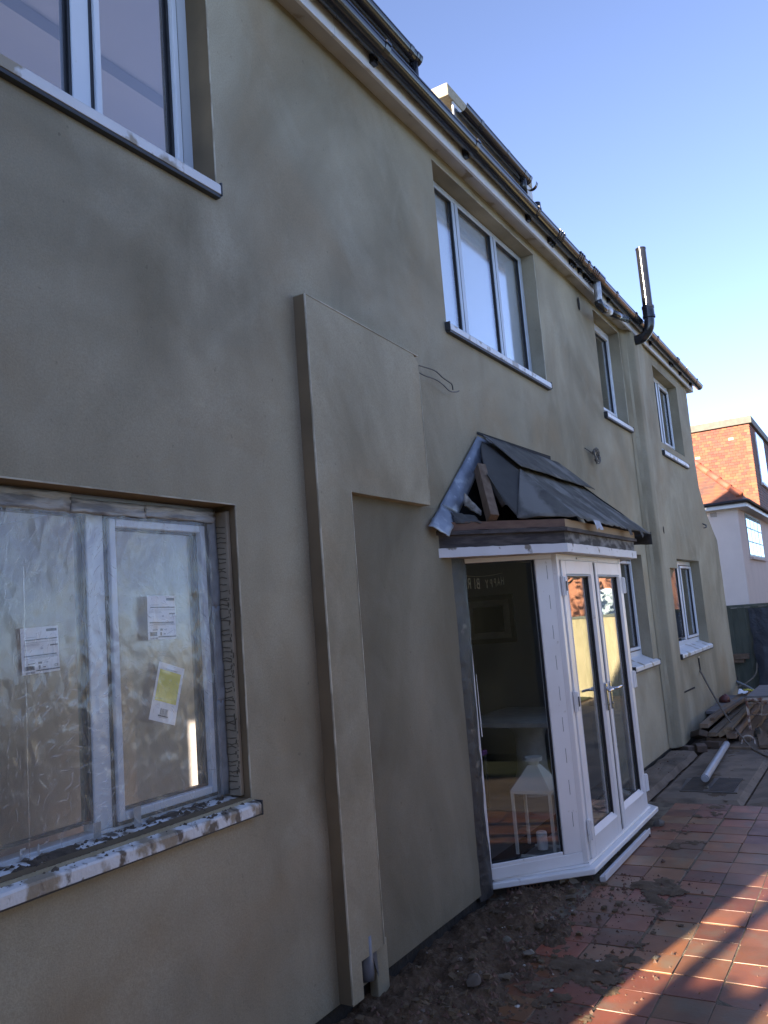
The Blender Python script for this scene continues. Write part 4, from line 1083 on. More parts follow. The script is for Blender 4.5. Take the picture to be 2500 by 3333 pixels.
# corner post and far cant
B = MB(); B.prism([(4.975, -0.395, H0), (4.992, -0.4245, H0), (5.040, -0.4245, H0), (5.045, -0.36, H0), (4.99, -0.36, H0)], (0, 0, H1 - H0)); B.build('corner_post', 'upvc', house, bevel=0.005)
B = MB(); B.prism([(6.425, -0.4235, H0), (6.46, -0.4235, H0), (6.47, -0.37, H0), (6.425, -0.36, H0)], (0, 0, H1 - H0)); B.build('corner_post', 'upvc', house, bevel=0.005)
B = MB()
B.obox(A1, uR, nR, 0.03, LS, -0.06, 0.0, H0, 0.098); B.obox(A1, uR, nR, 0.03, LS, -0.06, 0.0, 1.857, H1); B.obox(A1, uR, nR, 0.03, 0.12, -0.06, -0.001, .098, 1.857); B.obox(A1, uR, nR, LS - .03, LS, -0.06, -0.001, .098, 1.857)
sr = B.build('side_light', 'upvc', house, bevel=0.005)
B = MB(); B.obox(A1, uR, nR, 0.12, LS - 0.03, -0.034, -0.028, 0.098, 1.857); B.build('pane', 'glass_door', sr)
# head above the doors
B = MB(); B.box(4.99, 6.46, -0.418, -0.36, 1.848, 1.90); B.build('door_head', 'upvc', house, bevel=0.003)
B = MB(); B.box(5.40, 5.86, -0.428, -0.417, 1.858, 1.872); B.build('trickle_vent', 'upvc', house, bevel=0.002)
B = MB(); B.box(4.99, 6.46, -0.43, -0.36, 0.029, 0.040); B.build('threshold', 'upvc', house)
# doors
def door(x0, x1, hinge_left, label):
    yf = -0.433; t = 0.062; st = 0.085
    b = MB()
    z0, z1 = 0.042, 1.846
    gx0, gx1, gz0, gz1 = x0 + st, x1 - st, 0.158, 1.758
    b.box(x0, gx0, yf, yf + t, z0, z1); b.box(gx1, x1, yf, yf + t, z0, z1)
    b.box(gx0, gx1, yf, yf + t, z0, gz0); b.box(gx0, gx1, yf, yf + t, gz1, z1)
    d = b.build('french_door', 'upvc', house, bevel=0.004, label=label)
    b = MB(); b.box(gx0, gx1, yf + 0.03, yf + 0.036, gz0, gz1); b.build('pane', 'glass_door', d)
    # raised mitred beads
    b = MB()
    for (a0, a1, c0, c1, hor) in ((gx0, gx1, gz0 - 0.004, gz0 + 0.028, 1), (gx0, gx1, gz1 - 0.012, gz1 + 0.004, 1)):
        b.prism([(a0, yf - 0.004, c0), (a0, yf + 0.024, c1), (a0, yf + 0.03, c0)], (a1 - a0, 0, 0))
    b.prism([(gx0 - .004, yf - .004, gz0), (gx0 + .012, yf + .026, gz0), (gx0 - .004, yf + .03, gz0)], (0, 0, gz1 - gz0))
    b.prism([(gx1 + .004, yf - .004, gz0), (gx1 - .012, yf + .026, gz0), (gx1 + .004, yf + .03, gz0)], (0, 0, gz1 - gz0))
    b.build('glazing_bead', 'upvc', d)
    b = MB(); k = 0.006
    b.box(gx0 + .012, gx0 + .012 + k, yf + .022, yf + .031, gz0, gz1); b.box(gx1 - .014 - k, gx1 - .012, yf + .014, yf + .031, gz0, gz1)
    b.box(gx0, gx1, yf + .022, yf + .031, gz1 - .02, gz1 - .008)
    b.build('gasket', 'gasket', d)
    hx = x0 - 0.004 if hinge_left else x1 + 0.004
    for zc in (1.68, 0.97, 0.21):
        b = MB(); b.box(hx - 0.020, hx + 0.020, yf - 0.012, yf + 0.004, zc - 0.062, zc + 0.062); b.tube([(hx, yf - 0.014, zc - 0.058), (hx, yf - 0.014, zc + 0.058)], 0.009, 8)
        b.cur = 1; b.box(hx - 0.008, hx + 0.008, yf - 0.0255, yf - 0.02, zc - 0.03, zc + 0.03) if hinge_left and zc > 0.5 else None
        b.build('hinge', ['upvc', 'gasket'], d, bevel=0.002)
    return d, yf
dl, yf = door(5.048, 5.715, True, 'left glazed porch door')
d2, yf = door(5.723, 6.424, False, 'right glazed porch door')
B = MB(); B.box(5.712, 5.726, yf - 0.001, yf + 0.02, 0.05, 1.84); B.build('meeting_seal', 'gasket', d2)
B = MB(); B.box(5.726, 5.745, yf - 0.010, yf + 0.01, 0.05, 1.84); B.build('meeting_strip', 'upvc', d2, bevel=0.004)
for d, cx, sgn in ((dl, 5.672, -1), (d2, 5.765, 1)):
    B = MB(); B.box(cx - 0.013, cx + 0.013, yf - 0.018, yf - 0.0, 0.835, 1.02); B.build('handle_plate', 'chrome', d, bevel=0.006)
    B = MB(); B.tube(smoothcurve([(cx, yf - 0.016, 0.975), (cx, yf - 0.05, 0.975), (cx + sgn * 0.02, yf - 0.06, 0.975), (cx + sgn * 0.11, yf - 0.06, 0.976)], 4), [0.009] * 12 + [0.008], 8)
    B.build('handle', 'chrome', d, smooth=True)
    B = MB(); B.tube([(cx, yf - 0.019, 0.875), (cx, yf - 0.024, 0.875)], 0.008, 10); B.build('keyhole', 'chrome', d)
# cornice boards
def along(o, p, q, y0, y1, z0, z1, name, mt, bev=0.003, wob=0.0):
    pass
WL, C1, C2, WR = (4.19, 0.0), (4.90, -0.535), (6.55, -0.535), (7.26, 0.0)
def shifted(off): return [(WL[0] - off * 1.1, 0.0), (C1[0] - off * 0.35, C1[1] - off), (C2[0] + off * 0.35, C2[1] - off), (WR[0] + off * 1.1, 0.0)]
def run(name, mt, off_out, off_in, z0, z1, segs=(0, 1, 2), bev=0.003, zj=0.0, label=None):
    a, b_ = shifted(off_out), shifted(off_in)
    for i in segs:
        b = MB(); n = 24
        p0, p1, q0, q1 = Vector(a[i]), Vector(a[i + 1]), Vector(b_[i]), Vector(b_[i + 1])
        vs = []; fs = []
        for k in range(n + 1):
            u = k / n; P = p0.lerp(p1, u); Q = q0.lerp(q1, u)
            j0 = zj * N(u * 14, i, z0 * 9); j1 = zj * N(u * 17, i + 4, z1 * 9)
            vs += [(P.x, P.y, z0 + j0), (P.x, P.y, z1 + j1), (Q.x, Q.y, z1 + j1), (Q.x, Q.y, z0 + j0)]
        for k in range(n):
            for e in range(4): fs.append((4 * k + e, 4 * k + (e + 1) % 4, 4 * (k + 1) + (e + 1) % 4, 4 * (k + 1) + e))
        fs += [(3, 2, 1, 0), (4 * n, 4 * n + 1, 4 * n + 2, 4 * n + 3)]
        b.add(vs, [f[::-1] for f in fs])
        b.build(name, mt if isinstance(mt, str) else mt[i], house, bevel=0.0, label=label)
run('cornice_board', 'paintwood', 0.0, -0.03, 1.882, 1.936, zj=0.004)
run('fascia_timber', ['blackwood', 'greywood', 'greywood'], -0.012, -0.05, 1.932, 2.012, zj=0.004)
run('drip_ledge', 'blackwood', 0.012, -0.04, 2.010, 2.034, zj=0.003)
run('eaves_batten', ['redwood', 'paleply', 'paleply'], 0.0, -0.045, 2.036, 2.084, zj=0.003)
B = MB(); B.prism([(4.24, 0, 1.884), (4.89, -0.50, 1.884), (6.56, -0.50, 1.884), (7.2, 0, 1.884)], (0, 0, 0.016)); B.build('porch_soffit', 'soffit', house)
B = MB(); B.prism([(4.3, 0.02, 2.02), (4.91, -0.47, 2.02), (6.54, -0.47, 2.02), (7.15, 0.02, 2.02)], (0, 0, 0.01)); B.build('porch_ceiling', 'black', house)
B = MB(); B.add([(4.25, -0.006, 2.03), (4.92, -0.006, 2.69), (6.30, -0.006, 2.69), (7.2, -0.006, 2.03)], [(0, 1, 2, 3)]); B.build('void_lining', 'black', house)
# roofing felt
RLt, RRt = Vector((4.93, -0.03, 2.665)), Vector((6.31, -0.03, 2.665))
E1, E2 = Vector((5.0, -0.575, 2.105)), Vector((6.86, -0.575, 2.098))
def felt_pt(a, b_, c, d, u, v, amp, s):
    p = (a.lerp(b_, u)).lerp(d.lerp(c, u), v)
    return p + Vector((0, -1, 0.8)).normalized() * amp * (N(p.x * 3, p.z * 3, s) + 0.5 * N(p.x * 8, p.z * 8, s + 3))
sag = lambda u: 0.0
B = MB()
B.grid(lambda u, v: felt_pt(E1 - Vector((0.0, 0.012, 0.012)), E2 + Vector((0.03, -.012, -.012)), RRt, RLt, u, v, 0.010, 1.0) + Vector((0, 0, -0.015 * math.sin(math.pi * v) - (0.02 * abs(N(u * 14, 0, 4)) if v == 0 else 0))), 40, 14)
B.build('roof_felt', 'felt', house, smooth=True, solid=0.004, label='main slope of weathered grey roofing felt')
B = MB()
F1, F2 = Vector((4.945, -0.255, 2.445)), Vector((6.60, -0.235, 2.455))
B.grid(lambda u, v: felt_pt(F1, F2, RRt + Vector((0.04, 0, .02)), RLt + Vector((-0.02, 0, .02)), u, v, 0.006, 5.0) + Vector((0, -0.018, 0.016)), 30, 6)
B.build('felt_top_sheet', 'felt', house, smooth=True, solid=0.004, label='upper felt sheet lapped over the slope')
# ragged right hip
B = MB()
WRb = Vector((7.28, -0.02, 2.10))
B.grid(lambda u, v: felt_pt(E2 + Vector((0.02, 0, 0)), WRb, RRt, RRt, u, v, 0.008, 8.0), 12, 10)
B.grid(lambda u, v: (E2 + Vector((0.03, -0.012, 0))).lerp(WRb, u) + Vector((0, 0, -0.10 * v * (1 - u * 0.6) + 0.01 * N(u * 6, v, 1))), 10, 3)
B.build('hip_felt', 'felt_dark', house, smooth=True, solid=0.004)
# left hip: half covered, torn back from the opening
Wl = Vector((4.18, -0.02, 2.085))
tear_pts = smoothcurve([(4.66, -0.335, 2.092), (4.645, -0.27, 2.178), (4.705, -0.125, 2.39), (4.84, -0.05, 2.58), (4.93, -0.03, 2.668)], 4)
def tear_at(v):
    f = v * (len(tear_pts) - 1); i = min(int(f), len(tear_pts) - 2)
    return tear_pts[i].lerp(tear_pts[i + 1], f - i)
outn = Vector((-0.6, -0.7, 0.5)).normalized()
B = MB()
def lh(u, v):
    p = tear_at(v).lerp(E1.lerp(RLt, v), u)
    return p + outn * (0.008 * N(p.x * 6, p.z * 6, 2) + 0.03 * (1 - u) ** 3 * math.sin(math.pi * min(1, v * 1.1)) * (0.6 + 0.4 * N(v * 6, 1, 1)))
B.grid(lh, 14, 20)
B.build('torn_felt', 'felt_dark', house, smooth=True, solid=0.004, label='torn dark felt hanging over the open near hip')
B = MB()
Fh, Lb = Vector((4.955, -0.255, 2.44)), Vector((4.63, -0.33, 2.10))
def lf(u, v):
    a = Lb.lerp(Fh, v); b_ = E1.lerp(Fh, v)
    p = a.lerp(b_, u)
    return p + outn * (0.014 + 0.006 * N(p.x * 7, p.z * 7, 5)) + Vector((0, 0, -0.018 * (1 - v) * (0.5 + N(u * 4, 0, 3))))
B.grid(lf, 14, 12); B.build('lower_felt', 'felt', house, smooth=True, solid=0.004, label='paler felt sheet on the lower corner of the near hip')
B = MB()
def fl(u, v):
    p = Vector((4.70, -0.12, 2.36)).lerp(Vector((4.62, -0.25, 2.17)), v)
    return p + Vector((-0.045 * u * (1 - v * .6), -0.03 * u, 0.035 * u * (1 - v))) + outn * 0.03 * math.sin(u * 2.6)
B.grid(fl, 5, 10); B.build('felt_curl', 'felt', house, smooth=True, solid=0.003)
B = MB(); B.bar((4.722, -0.085, 2.455), (4.50, -0.235, 2.095), 0.055, 0.075, (-0.6, -0.7, 0.4)); B.build('rafter', 'rafter', house, bevel=0.004)
# lead flashing, mortar, curled lead
B = MB()
def ld(u, v):
    a = Vector((4.905, -0.010, 2.70)).lerp(Vector((4.275, -0.010, 2.19)), v); b_ = Vector((5.035, -0.048, 2.655)).lerp(Vector((4.40, -0.060, 2.135)), v)
    return a.lerp(b_, u) + Vector((0, -0.004 * math.sin(math.pi * u) - 0.003 * N(u * 3, v * 6, 1), 0.002 * N(v * 9, u, 0)))
B.grid(ld, 6, 20); B.build('lead_flashing', 'lead', house, smooth=True, solid=0.003)
B = MB()
def ld2(u, v):
    a = Vector((4.285, -0.013, 2.196)).lerp(Vector((4.065, -0.03, 2.055)), v); b_ = Vector((4.39, -0.062, 2.13)).lerp(Vector((4.195, -0.09, 2.015)), v)
    return a.lerp(b_, u) + Vector((0, -0.012 * math.sin(math.pi * u) * v - 0.014 * v * N(u * 4, v * 4, 4), 0.012 * v * N(v * 5, u * 3, 2) - 0.02 * v * u))
B.grid(ld2, 8, 10); B.build('crumpled_lead', 'lead', house, smooth=True, solid=0.003)
B = MB()
def ld3(u, v):
    a = Vector((4.33, -0.05, 2.15)).lerp(Vector((4.45, -0.14, 2.12)), u); b_ = Vector((4.30, -0.09, 2.075)).lerp(Vector((4.44, -0.19, 2.078)), u)
    return a.lerp(b_, v) + Vector((0, -0.02 * N(u * 4, v * 4, 9), 0.015 * N(u * 5, v * 3, 2)))
B.grid(ld3, 8, 6); B.build('felt_scrap', 'felt_dark', house, smooth=True, solid=0.003)
B = MB(); B.grid(lambda u, v: Vector((4.44, -0.09, 2.19)).lerp(Vector((4.54, -0.14, 2.13)), u) + Vector((0.01 * v, 0.0, 0.075 * v * (1 - 0.6 * u) + 0.01 * N(u * 4, v * 4, 0))), 5, 5)
B.build('plaster_scrap', 'mortar', house, solid=0.012)
B = MB()
B.grid(lambda u, v: (5.02 + 1.33 * u, -0.012 - 0.028 * v + 0.006 * N(u * 24, v * 3, 0), 2.715 - 0.0 * u - 0.055 * v + 0.006 * N(u * 30, v * 4, 2)), 50, 6)
B.build('mortar_fillet', 'mortar', house, smooth=True)
B = MB(); B.add([(4.915, -0.0035, 2.715), (6.33, -0.0035, 2.715), (6.33, -0.0035, 2.755), (4.925, -0.0035, 2.735)], [(0, 1, 2, 3)]); B.build('open_chase', 'black', house)
# torn shreds at the eaves
for (x, z0, w) in ((5.32, 2.05, 0.14), (6.15, 2.045, 0.08), (6.50, 2.06, 0.06)):
    B = MB(); B.grid(lambda u, v: (x + w * u + 0.03 * v, -0.587 - 0.012 * v - 0.004 * N(u * 3, v * 3, x), z0 + 0.05 - (0.05 + 0.04 * abs(N(u * 4, x, 0))) * v), 4, 3)
    B.build('felt_shred', 'lead' if x < 5.5 else 'felt_dark', house, smooth=True)
# black membrane at the near jamb
B = MB()
def dp_(u, v):
    x = 4.345 + 0.185 * u * (1.0 - 0.10 * math.sin(v * 5)) + 0.016 * N(v * 7, u, 0) * (1 if 0 < u else 0.5)
    return (x, -0.004 - 0.020 * math.sin(math.pi * u) - 0.010 * abs(N(u * 3, v * 12, 2)), -0.03 + 1.92 * v)
B.grid(dp_, 8, 60); B.build('damp_membrane', 'dpm', house, smooth=True)
B = MB(); B.grid(lambda u, v: (4.5135 + (0.004 + 0.008 * (1 - v)) * u + 0.004 * N(v * 9, 0, 0), -0.0285 - 0.002 * N(v * 6, 2, 0), 0.84 + 0.36 * v), 1, 12); B.build('sealant_strip', 'upvc', house)
# white trim left lying against the plinth
B = MB(); B.bar((4.985, -0.50, -0.052), (6.06, -0.505, -0.050), 0.03, 0.03); B.bar((4.985, -0.518, -0.043), (6.06, -0.523, -0.041), 0.008, 0.04)
B.build('trim_strip', 'paintwood', bevel=0.003, label='long white plastic trim strip lying under the door sill', cat='trim strip')
# small holes and fittings in the wall
def ring_hole(x, z, r, y):
    b = MB(); b.lathe((0, 0, 0), [(r, 0), (r, 0.003), (r * 0.5, 0.002)], 12)
    b.v = [(x + p[0] * 0.75, y - p[2], z + p[1] * 1.9) for p in b.v]
    return b.build('wall_hole', 'black', house)
ring_hole(9.72, 2.33, 0.022, -0.0875)
ring_hole(7.62, 4.42, 0.035, -0.006)
B = MB(); B.prism([(10.86, -0.0685, 0.80), (10.93, -0.0685, 0.80), (10.95, -0.0685, 0.62), (10.90, -0.0685, 0.62)], (0, 0.004, 0)); B.build('wall_slot', 'black', house)
B = MB(); B.prism([(10.84, -0.072, 0.815), (10.95, -0.072, 0.815), (10.95, -0.072, 0.80), (10.84, -0.072, 0.80)], (0, 0.004, 0)); B.build('slot_lip', 'bead', house)
B = MB(); B.prism([(9.80, -0.084, 0.51), (10.2, -0.07, 0.50), (10.45, -0.068, 0.495), (10.47, -0.068, 0.475), (10.1, -0.074, 0.485), (9.80, -0.084, 0.495)], (0, 0.004, 0)); B.build('wall_crack', 'black', house)
B = MB(); B.tube(smoothcurve([(12.4, -0.06, 2.57), (12.42, -0.10, 2.54), (12.36, -0.11, 2.51), (12.34, -0.08, 2.50)]), 0.01, 6); B.build('wall_hook', 'wire', house)

# plastic sheet over the lower left window
ps = empty('plastic_sheet', (1.6, 0.1, 0.92), 'crinkled clear plastic sheet taped over the ground floor window', 'plastic sheet')
B = MB()
def pf(u, v):
    x = 0.64 + 1.80 * u; z = 0.945 + 1.065 * v
    d = 0.006 * N(x * 2 + z, z * 1.2, 0, 2) + 0.002 * N(x * 2.4 + z * 1.3, z - x, 4, 5) + 0.0012 * N(x - z * 0.6, z + x * 0.4, 7, 13) + 0.0010 * N(x, z, 7, 30)
    if x > 1.93: d += 0.006 * abs(math.sin((x * 0.85 - z * 0.55) * 26 + 3 * N(x, z, 0, 3))) * max(0, (z - 1.15)) * (1 - u)*2.2
    e = min(u, 1 - u, v, 1 - v) * 12
    return (x, 0.088 - d * min(1, e) - 0.004, z)
B.grid(pf, 150, 110); B.build('clear_film', 'plastic', ps, smooth=True)
B = MB(); rnd = random.Random(21)
for i in range(3600):
    x, z = rnd.uniform(0.9, 2.42), rnd.uniform(0.96, 1.98)
    dens = N(x, z, 3, 2.2) + (0.35 if x > 1.95 and z > 1.3 else 0.0) + (0.2 if z < 1.4 else 0)
    if rnd.random() > 0.50 + dens: continue
    ang = (-1.05 if x > 1.93 else 1.25) + 1.4 * N(x, z, 11, 2.6) + rnd.gauss(0, 0.45)
    L = rnd.choice([0.008, 0.010, 0.014, 0.02, 0.028, 0.04]) * rnd.uniform(0.7, 1.3); w = rnd.uniform(0.0005, 0.0015) * (1.9 if L > 0.06 else 1.4 if L > 0.03 else 1)
    y = pf((x - 0.64) / 1.80, (z - 0.945) / 1.065)[1] - 0.0012
    bend = rnd.uniform(-0.35, 0.35); P_ = []
    for k in range(4):
        t_ = k / 3 - 0.5; a_ = ang + bend * t_
        P_.append((x + L * t_ * math.cos(a_), z + L * t_ * math.sin(a_), w * (1 - abs(2 * t_) ** 2 * 0.9), a_))
    vs_ = []
    for (px, pz, pw, a_) in P_:
        vs_ += [(px - pw * math.sin(a_), y, pz + pw * math.cos(a_)), (px + pw * math.sin(a_), y - 0.0006, pz - pw * math.cos(a_))]
    B.add(vs_, [(0, 1, 3, 2), (2, 3, 5, 4), (4, 5, 7, 6)])
B.build('film_crease', 'crease', ps, kind='stuff')
B = MB(); B.box(1.5938, 1.5962, 0.070, 0.0715, 0.95, 1.80); B.build('fold_crease', 'plastic', ps)
for (x0, x1, z0, z1, jt) in ((0.64, 1.78, 1.985, 2.043, 0.02), (1.775, 2.10, 1.982, 2.030, 0.01), (2.095, 2.46, 1.986, 2.032, 0.012)):
    B = MB(); B.grid(lambda u, v: (x0 + (x1 - x0) * u, 0.079 - 0.008 * abs(N(u * 9 * (x1 - x0), v * 3, x0)), z0 + (z1 - z0) * v + 0.006 * N(u * 5, v * 2, x0)), 30, 6)
    B.build('tape_strip', 'tapesilver', ps, smooth=True, solid=0.0008)
for (z0, z1) in ((0.95, 1.30), (1.29, 1.66), (1.65, 2.0)):
    B = MB(); B.grid(lambda u, v: (2.428 + 0.036 * u + 0.006 * N(v * 6, z0, u), 0.090 - 0.01 * u - 0.006 * abs(N(u * 2, v * 7, z0)), z0 + (z1 - z0) * v), 4, 16)
    B.build('tape_strip', 'tape', ps, smooth=True, solid=0.0008)
B = MB(); B.grid(lambda u, v: (1.835 + 0.03 * u, 0.086, 0.93 + 0.06 * v), 2, 2); B.build('tape_strip', 'tape', ps)
B = MB(); B.grid(lambda u, v: (2.0 + 0.032 * u, 0.086, 0.935 + 0.065 * v), 2, 2); B.build('tape_strip', 'tape', ps)
# crumbs of mud lying on the lower sill
B = MB()
for i in range(420):
    x = random.uniform(0.7, 2.45); u = random.random() ** 1.3
    y = 0.105 - 0.13 * u; z = 0.942 - 0.03 * u
    s = random.uniform(0.003, 0.011) * (1.2 if N(x, y, 0, 9) > 0 else 0.6)
    pts = [(x + s * 1.6 * math.cos(t) * random.uniform(.7, 1.3), y + s * math.sin(t) * random.uniform(.7, 1.3), z - .002) for t in (0, 1.57, 3.14, 4.71)] + [(x, y, z + s * 0.7)]
    B.add(pts, [(0, 1, 4), (1, 2, 4), (2, 3, 4), (3, 0, 4)])
for (px0, px1) in ((0.62, 2.47),):
    def mg(u, v):
        x = px0 + (px1 - px0) * u; y = 0.107 - 0.128 * v
        h = 0.016 * (N(x, y * 2.5, 3, 5) + 0.6 * N(x, y * 2, 5, 14) + 0.35 * N(x, y, 8, 40) + 0.18 - 0.25 * abs(v - 0.35))
        return (x, y, 0.9412 - 0.0335 * v - 0.004 + max(-0.004, min(h, 0.013)))
    B.grid(mg, 260, 18)
B.build('sill_mud', 'mud', kind='stuff')

# loose wires on the upper wall
B = MB()
w1 = [(4.05, -0.03, 2.985), (4.16, -0.05, 2.985), (4.27, -0.06, 2.985), (4.36, -0.06, 2.965), (4.44, -0.055, 2.96), (4.50, -0.05, 2.955), (4.52, -0.045, 2.925)]
w2 = [(4.05, -0.03, 2.955), (4.14, -0.045, 2.935), (4.26, -0.055, 2.935), (4.36, -0.055, 2.925), (4.46, -0.05, 2.905), (4.56, -0.045, 2.92), (4.62, -0.04, 2.94)]
B.tube(smoothcurve(w1), 0.0042, 6); B.tube(smoothcurve(w2), 0.0035, 6)
B.build('loose_cable', 'wire', smooth=True, label='grey twin cable poking out from behind the pier casing', cat='cable')
B = MB()
pts = []
for i in range(46):
    t = i * 0.62; r = 0.055 + 0.02 * math.sin(i * 1.7)
    pts.append((7.50 + r * 1.35 * math.cos(t), -0.03 - 0.025 * abs(math.sin(i * 0.9)), 2.905 + r * math.sin(t)))
pts = [(7.30, -0.0, 2.96), (7.36, -0.03, 2.93)] + pts
B.tube(smoothcurve(pts, 3), 0.0045, 5)
B.build('wire_coil', 'wire', smooth=True, label='small coil of wire sticking out of the wall above the porch roof', cat='wire coil')

# =================================================================== things seen inside the porch
lan = empty('lantern', (5.13, -0.085, 0.035), 'cream metal candle lantern with a pyramid top inside the side window', 'lantern')
LC = Vector((5.13, -0.085)); hw = 0.128; zb, zt_ = 0.035, 0.415
rotl = R(4)
def lp(a, b_, z): return (LC.x + a * math.cos(rotl) - b_ * math.sin(rotl), LC.y + a * math.sin(rotl) + b_ * math.cos(rotl), z)
for (a, b_) in ((-1, -1), (1, -1), (1, 1), (-1, 1)):
    B = MB(); B.bar(lp(a * (hw - .008), b_ * (hw - .008), zb), lp(a * (hw - .008), b_ * (hw - .008), zt_), 0.017, 0.017, (0, 1, 0)); B.build('post', 'lantern', lan)
B = MB()
for (a, b_, c_, d_) in ((-1, -1, 1, -1), (1, -1, 1, 1), (1, 1, -1, 1), (-1, 1, -1, -1)): B.bar(lp(a * (hw - .008), b_ * (hw - .008), zb + .006), lp(c_ * (hw - .008), d_ * (hw - .008), zb + .006), 0.016, 0.012)
B.build('base', 'lantern', lan)
B = MB()
k = 0.032
B.add([lp(-hw, -hw, zt_), lp(hw, -hw, zt_), lp(hw, hw, zt_), lp(-hw, hw, zt_), lp(-hw, -hw, zt_ + .018), lp(hw, -hw, zt_ + .018), lp(hw, hw, zt_ + .018), lp(-hw, hw, zt_ + .018),
       lp(-k, -k, zt_ + .155), lp(k, -k, zt_ + .155), lp(k, k, zt_ + .155), lp(-k, k, zt_ + .155)],
      [(3, 2, 1, 0), (0, 1, 5, 4), (1, 2, 6, 5), (2, 3, 7, 6), (3, 0, 4, 7), (4, 5, 9, 8), (5, 6, 10, 9), (6, 7, 11, 10), (7, 4, 8, 11), (8, 9, 10, 11)])
B.build('pyramid_roof', 'lantern', lan)
B = MB(); B.lathe((LC.x, LC.y, zt_ + .15), [(0.03, 0), (0.035, 0.03), (0.055, 0.032), (0.055, 0.055), (0.03, 0.055)], 18); B.build('top_ring', 'lantern', lan, autos=40)
B = MB(); B.lathe((LC.x + 0.015, LC.y + 0.0, zb + .015), [(0.034, 0), (0.034, 0.10), (0.028, 0.108)], 14); B.build('candle', 'candle', smooth=False, label='white pillar candle standing inside the cream lantern', cat='candle')
# birthday bunting, read from behind
ban = empty('bunting', (6.55, 0.8, 1.9), 'string of pale birthday letters hanging inside the porch', 'bunting')
txt = 'HAPPY BIRTHDAY'
pts = []
for i in range(len(txt)):
    u = i / (len(txt) - 1)
    xx = 7.02 - 1.15 * u; zz_ = 1.90 - 0.035 * math.sin(math.pi * u) 
    pts.append((xx, 0.80, zz_ + 0.0))
    if txt[i] != ' ':
        text_mesh(txt[i], 0.13 if i > 5 else 0.105, (xx + 0.03, 0.80, zz_ - 0.105), ban, 'letter', 'letter', 0.0, True, 0.001).build('letter', 'letter', ban)
B = MB(); B.tube(pts, 0.002, 4); B.build('string', 'letter', ban)
pic = empty('picture_frame', (8.46, 1.6, 1.25), 'dark framed picture hanging on the room wall seen through the side window', 'picture')
B = MB(); B.box(8.47, 8.50, 1.33, 1.89, 1.25, 1.71); B.build('mount', 'pedestal', pic)
B = MB(); B.box(8.455, 8.475, 1.31, 1.36, 1.22, 1.74); B.box(8.455, 8.475, 1.86, 1.91, 1.22, 1.74); B.box(8.455, 8.475, 1.36, 1.86, 1.22, 1.27); B.box(8.455, 8.475, 1.36, 1.86, 1.69, 1.74); B.build('frame', 'darkwood', pic)
B = MB(); B.box(8.462, 8.47, 1.44, 1.80, 1.34, 1.62); B.build('picture', 'black', pic)
B = MB(); B.box(8.505, 8.53, 0.6, 3.5, 0.03, 2.35); B.build('partition', 'dimroom', house)
ped = empty('pedestal', (6.9, 0.7, 0.02), 'carved grey pedestal table dim inside the porch room', 'pedestal table')
B = MB(); B.lathe((6.85, 0.62, 0.02), [(0.22, 0), (0.22, 0.05), (0.17, 0.08), (0.15, 0.14), (0.13, 0.2), (0.125, 0.45), (0.14, 0.5), (0.18, 0.55), (0.2, 0.6)], 20); B.build('column', 'pedestal', ped, autos=50)
B = MB(); B.box(6.35, 7.4, 0.2, 1.05, 0.62, 0.66); B.build('table_top', 'pedestal', ped, bevel=0.008)
ch = empty('chair', (6.0, 0.9, 0.02), 'dark round backed chair with purple cloth inside the porch room', 'chair')
B = MB(); B.tube([(6.05 + 0.16 * math.cos(t), 0.95 + 0.12 * math.cos(t), 0.72 + 0.2 * math.sin(t)) for t in [math.pi * 2 * i / 20 for i in range(21)]], 0.03, 8); B.build('back', 'darkwood', ch, smooth=True)
B = MB(); B.box(5.85, 6.25, 0.75, 1.12, 0.43, 0.47); B.build('seat', 'purple', ch, bevel=0.01)
for (a, b_) in ((5.88, 0.78), (6.22, 0.78), (6.22, 1.09), (5.88, 1.09)):
    B = MB(); B.bar((a, b_, 0.02), (a, b_, 0.43), 0.04, 0.04); B.build('leg', 'darkwood', ch)
B = MB(); B.grid(lambda u, v: (5.66 + 0.2 * u, 0.74 + 0.03 * math.sin(u * 9), 0.35 + 0.42 * v), 10, 4); B.build('cloth', 'purple', ch, smooth=True)

# =================================================================== clutter beyond the porch
# iron cover
mc = empty('manhole_cover', (7.72, -0.65, -0.066), 'ribbed iron manhole cover set in the concrete under the pale pipe', 'manhole cover')
B = MB(); B.prism([(7.42, -0.90, -0.072), (8.0, -0.85, -0.072), (7.95, -0.40, -0.072), (7.43, -0.44, -0.072)], (0, 0, 0.016)); B.build('plate', 'iron', mc, bevel=0.003)
for i in range(12):
    x = 7.46 + i * 0.045
    for (ya, yb) in ((-0.87, -0.67), (-0.63, -0.45)):
        B = MB(); B.bar((x, ya, -0.0535), (x + 0.01, yb, -0.0535), 0.016, 0.008); B.build('rib', 'iron', mc)
# pipes
B = MB(); B.tube([(7.60, -0.625, 0.015), (9.50, -0.505, -0.012)], 0.033, 14); B.tube([(7.575, -0.628, 0.018), (7.60, -0.625, 0.017)], 0.022, 10)
B.build('plastic_pipe', 'greypipe', autos=40, label='long pale grey pipe lying across the manhole cover', cat='pipe')
put_rock('stone', 20, 0.030, 7.56, -0.64, 'stone', 'small brown stone propping the near end of the pale pipe', 'stone', 0.7, z=-0.07)
B = MB(); B.tube([(10.25, -0.165, 0.085), (11.0, -0.13, 0.075)], 0.035, 12); B.build('plastic_pipe', 'greypipe', autos=40, label='short pale pipe between the wall and the planks', cat='pipe')
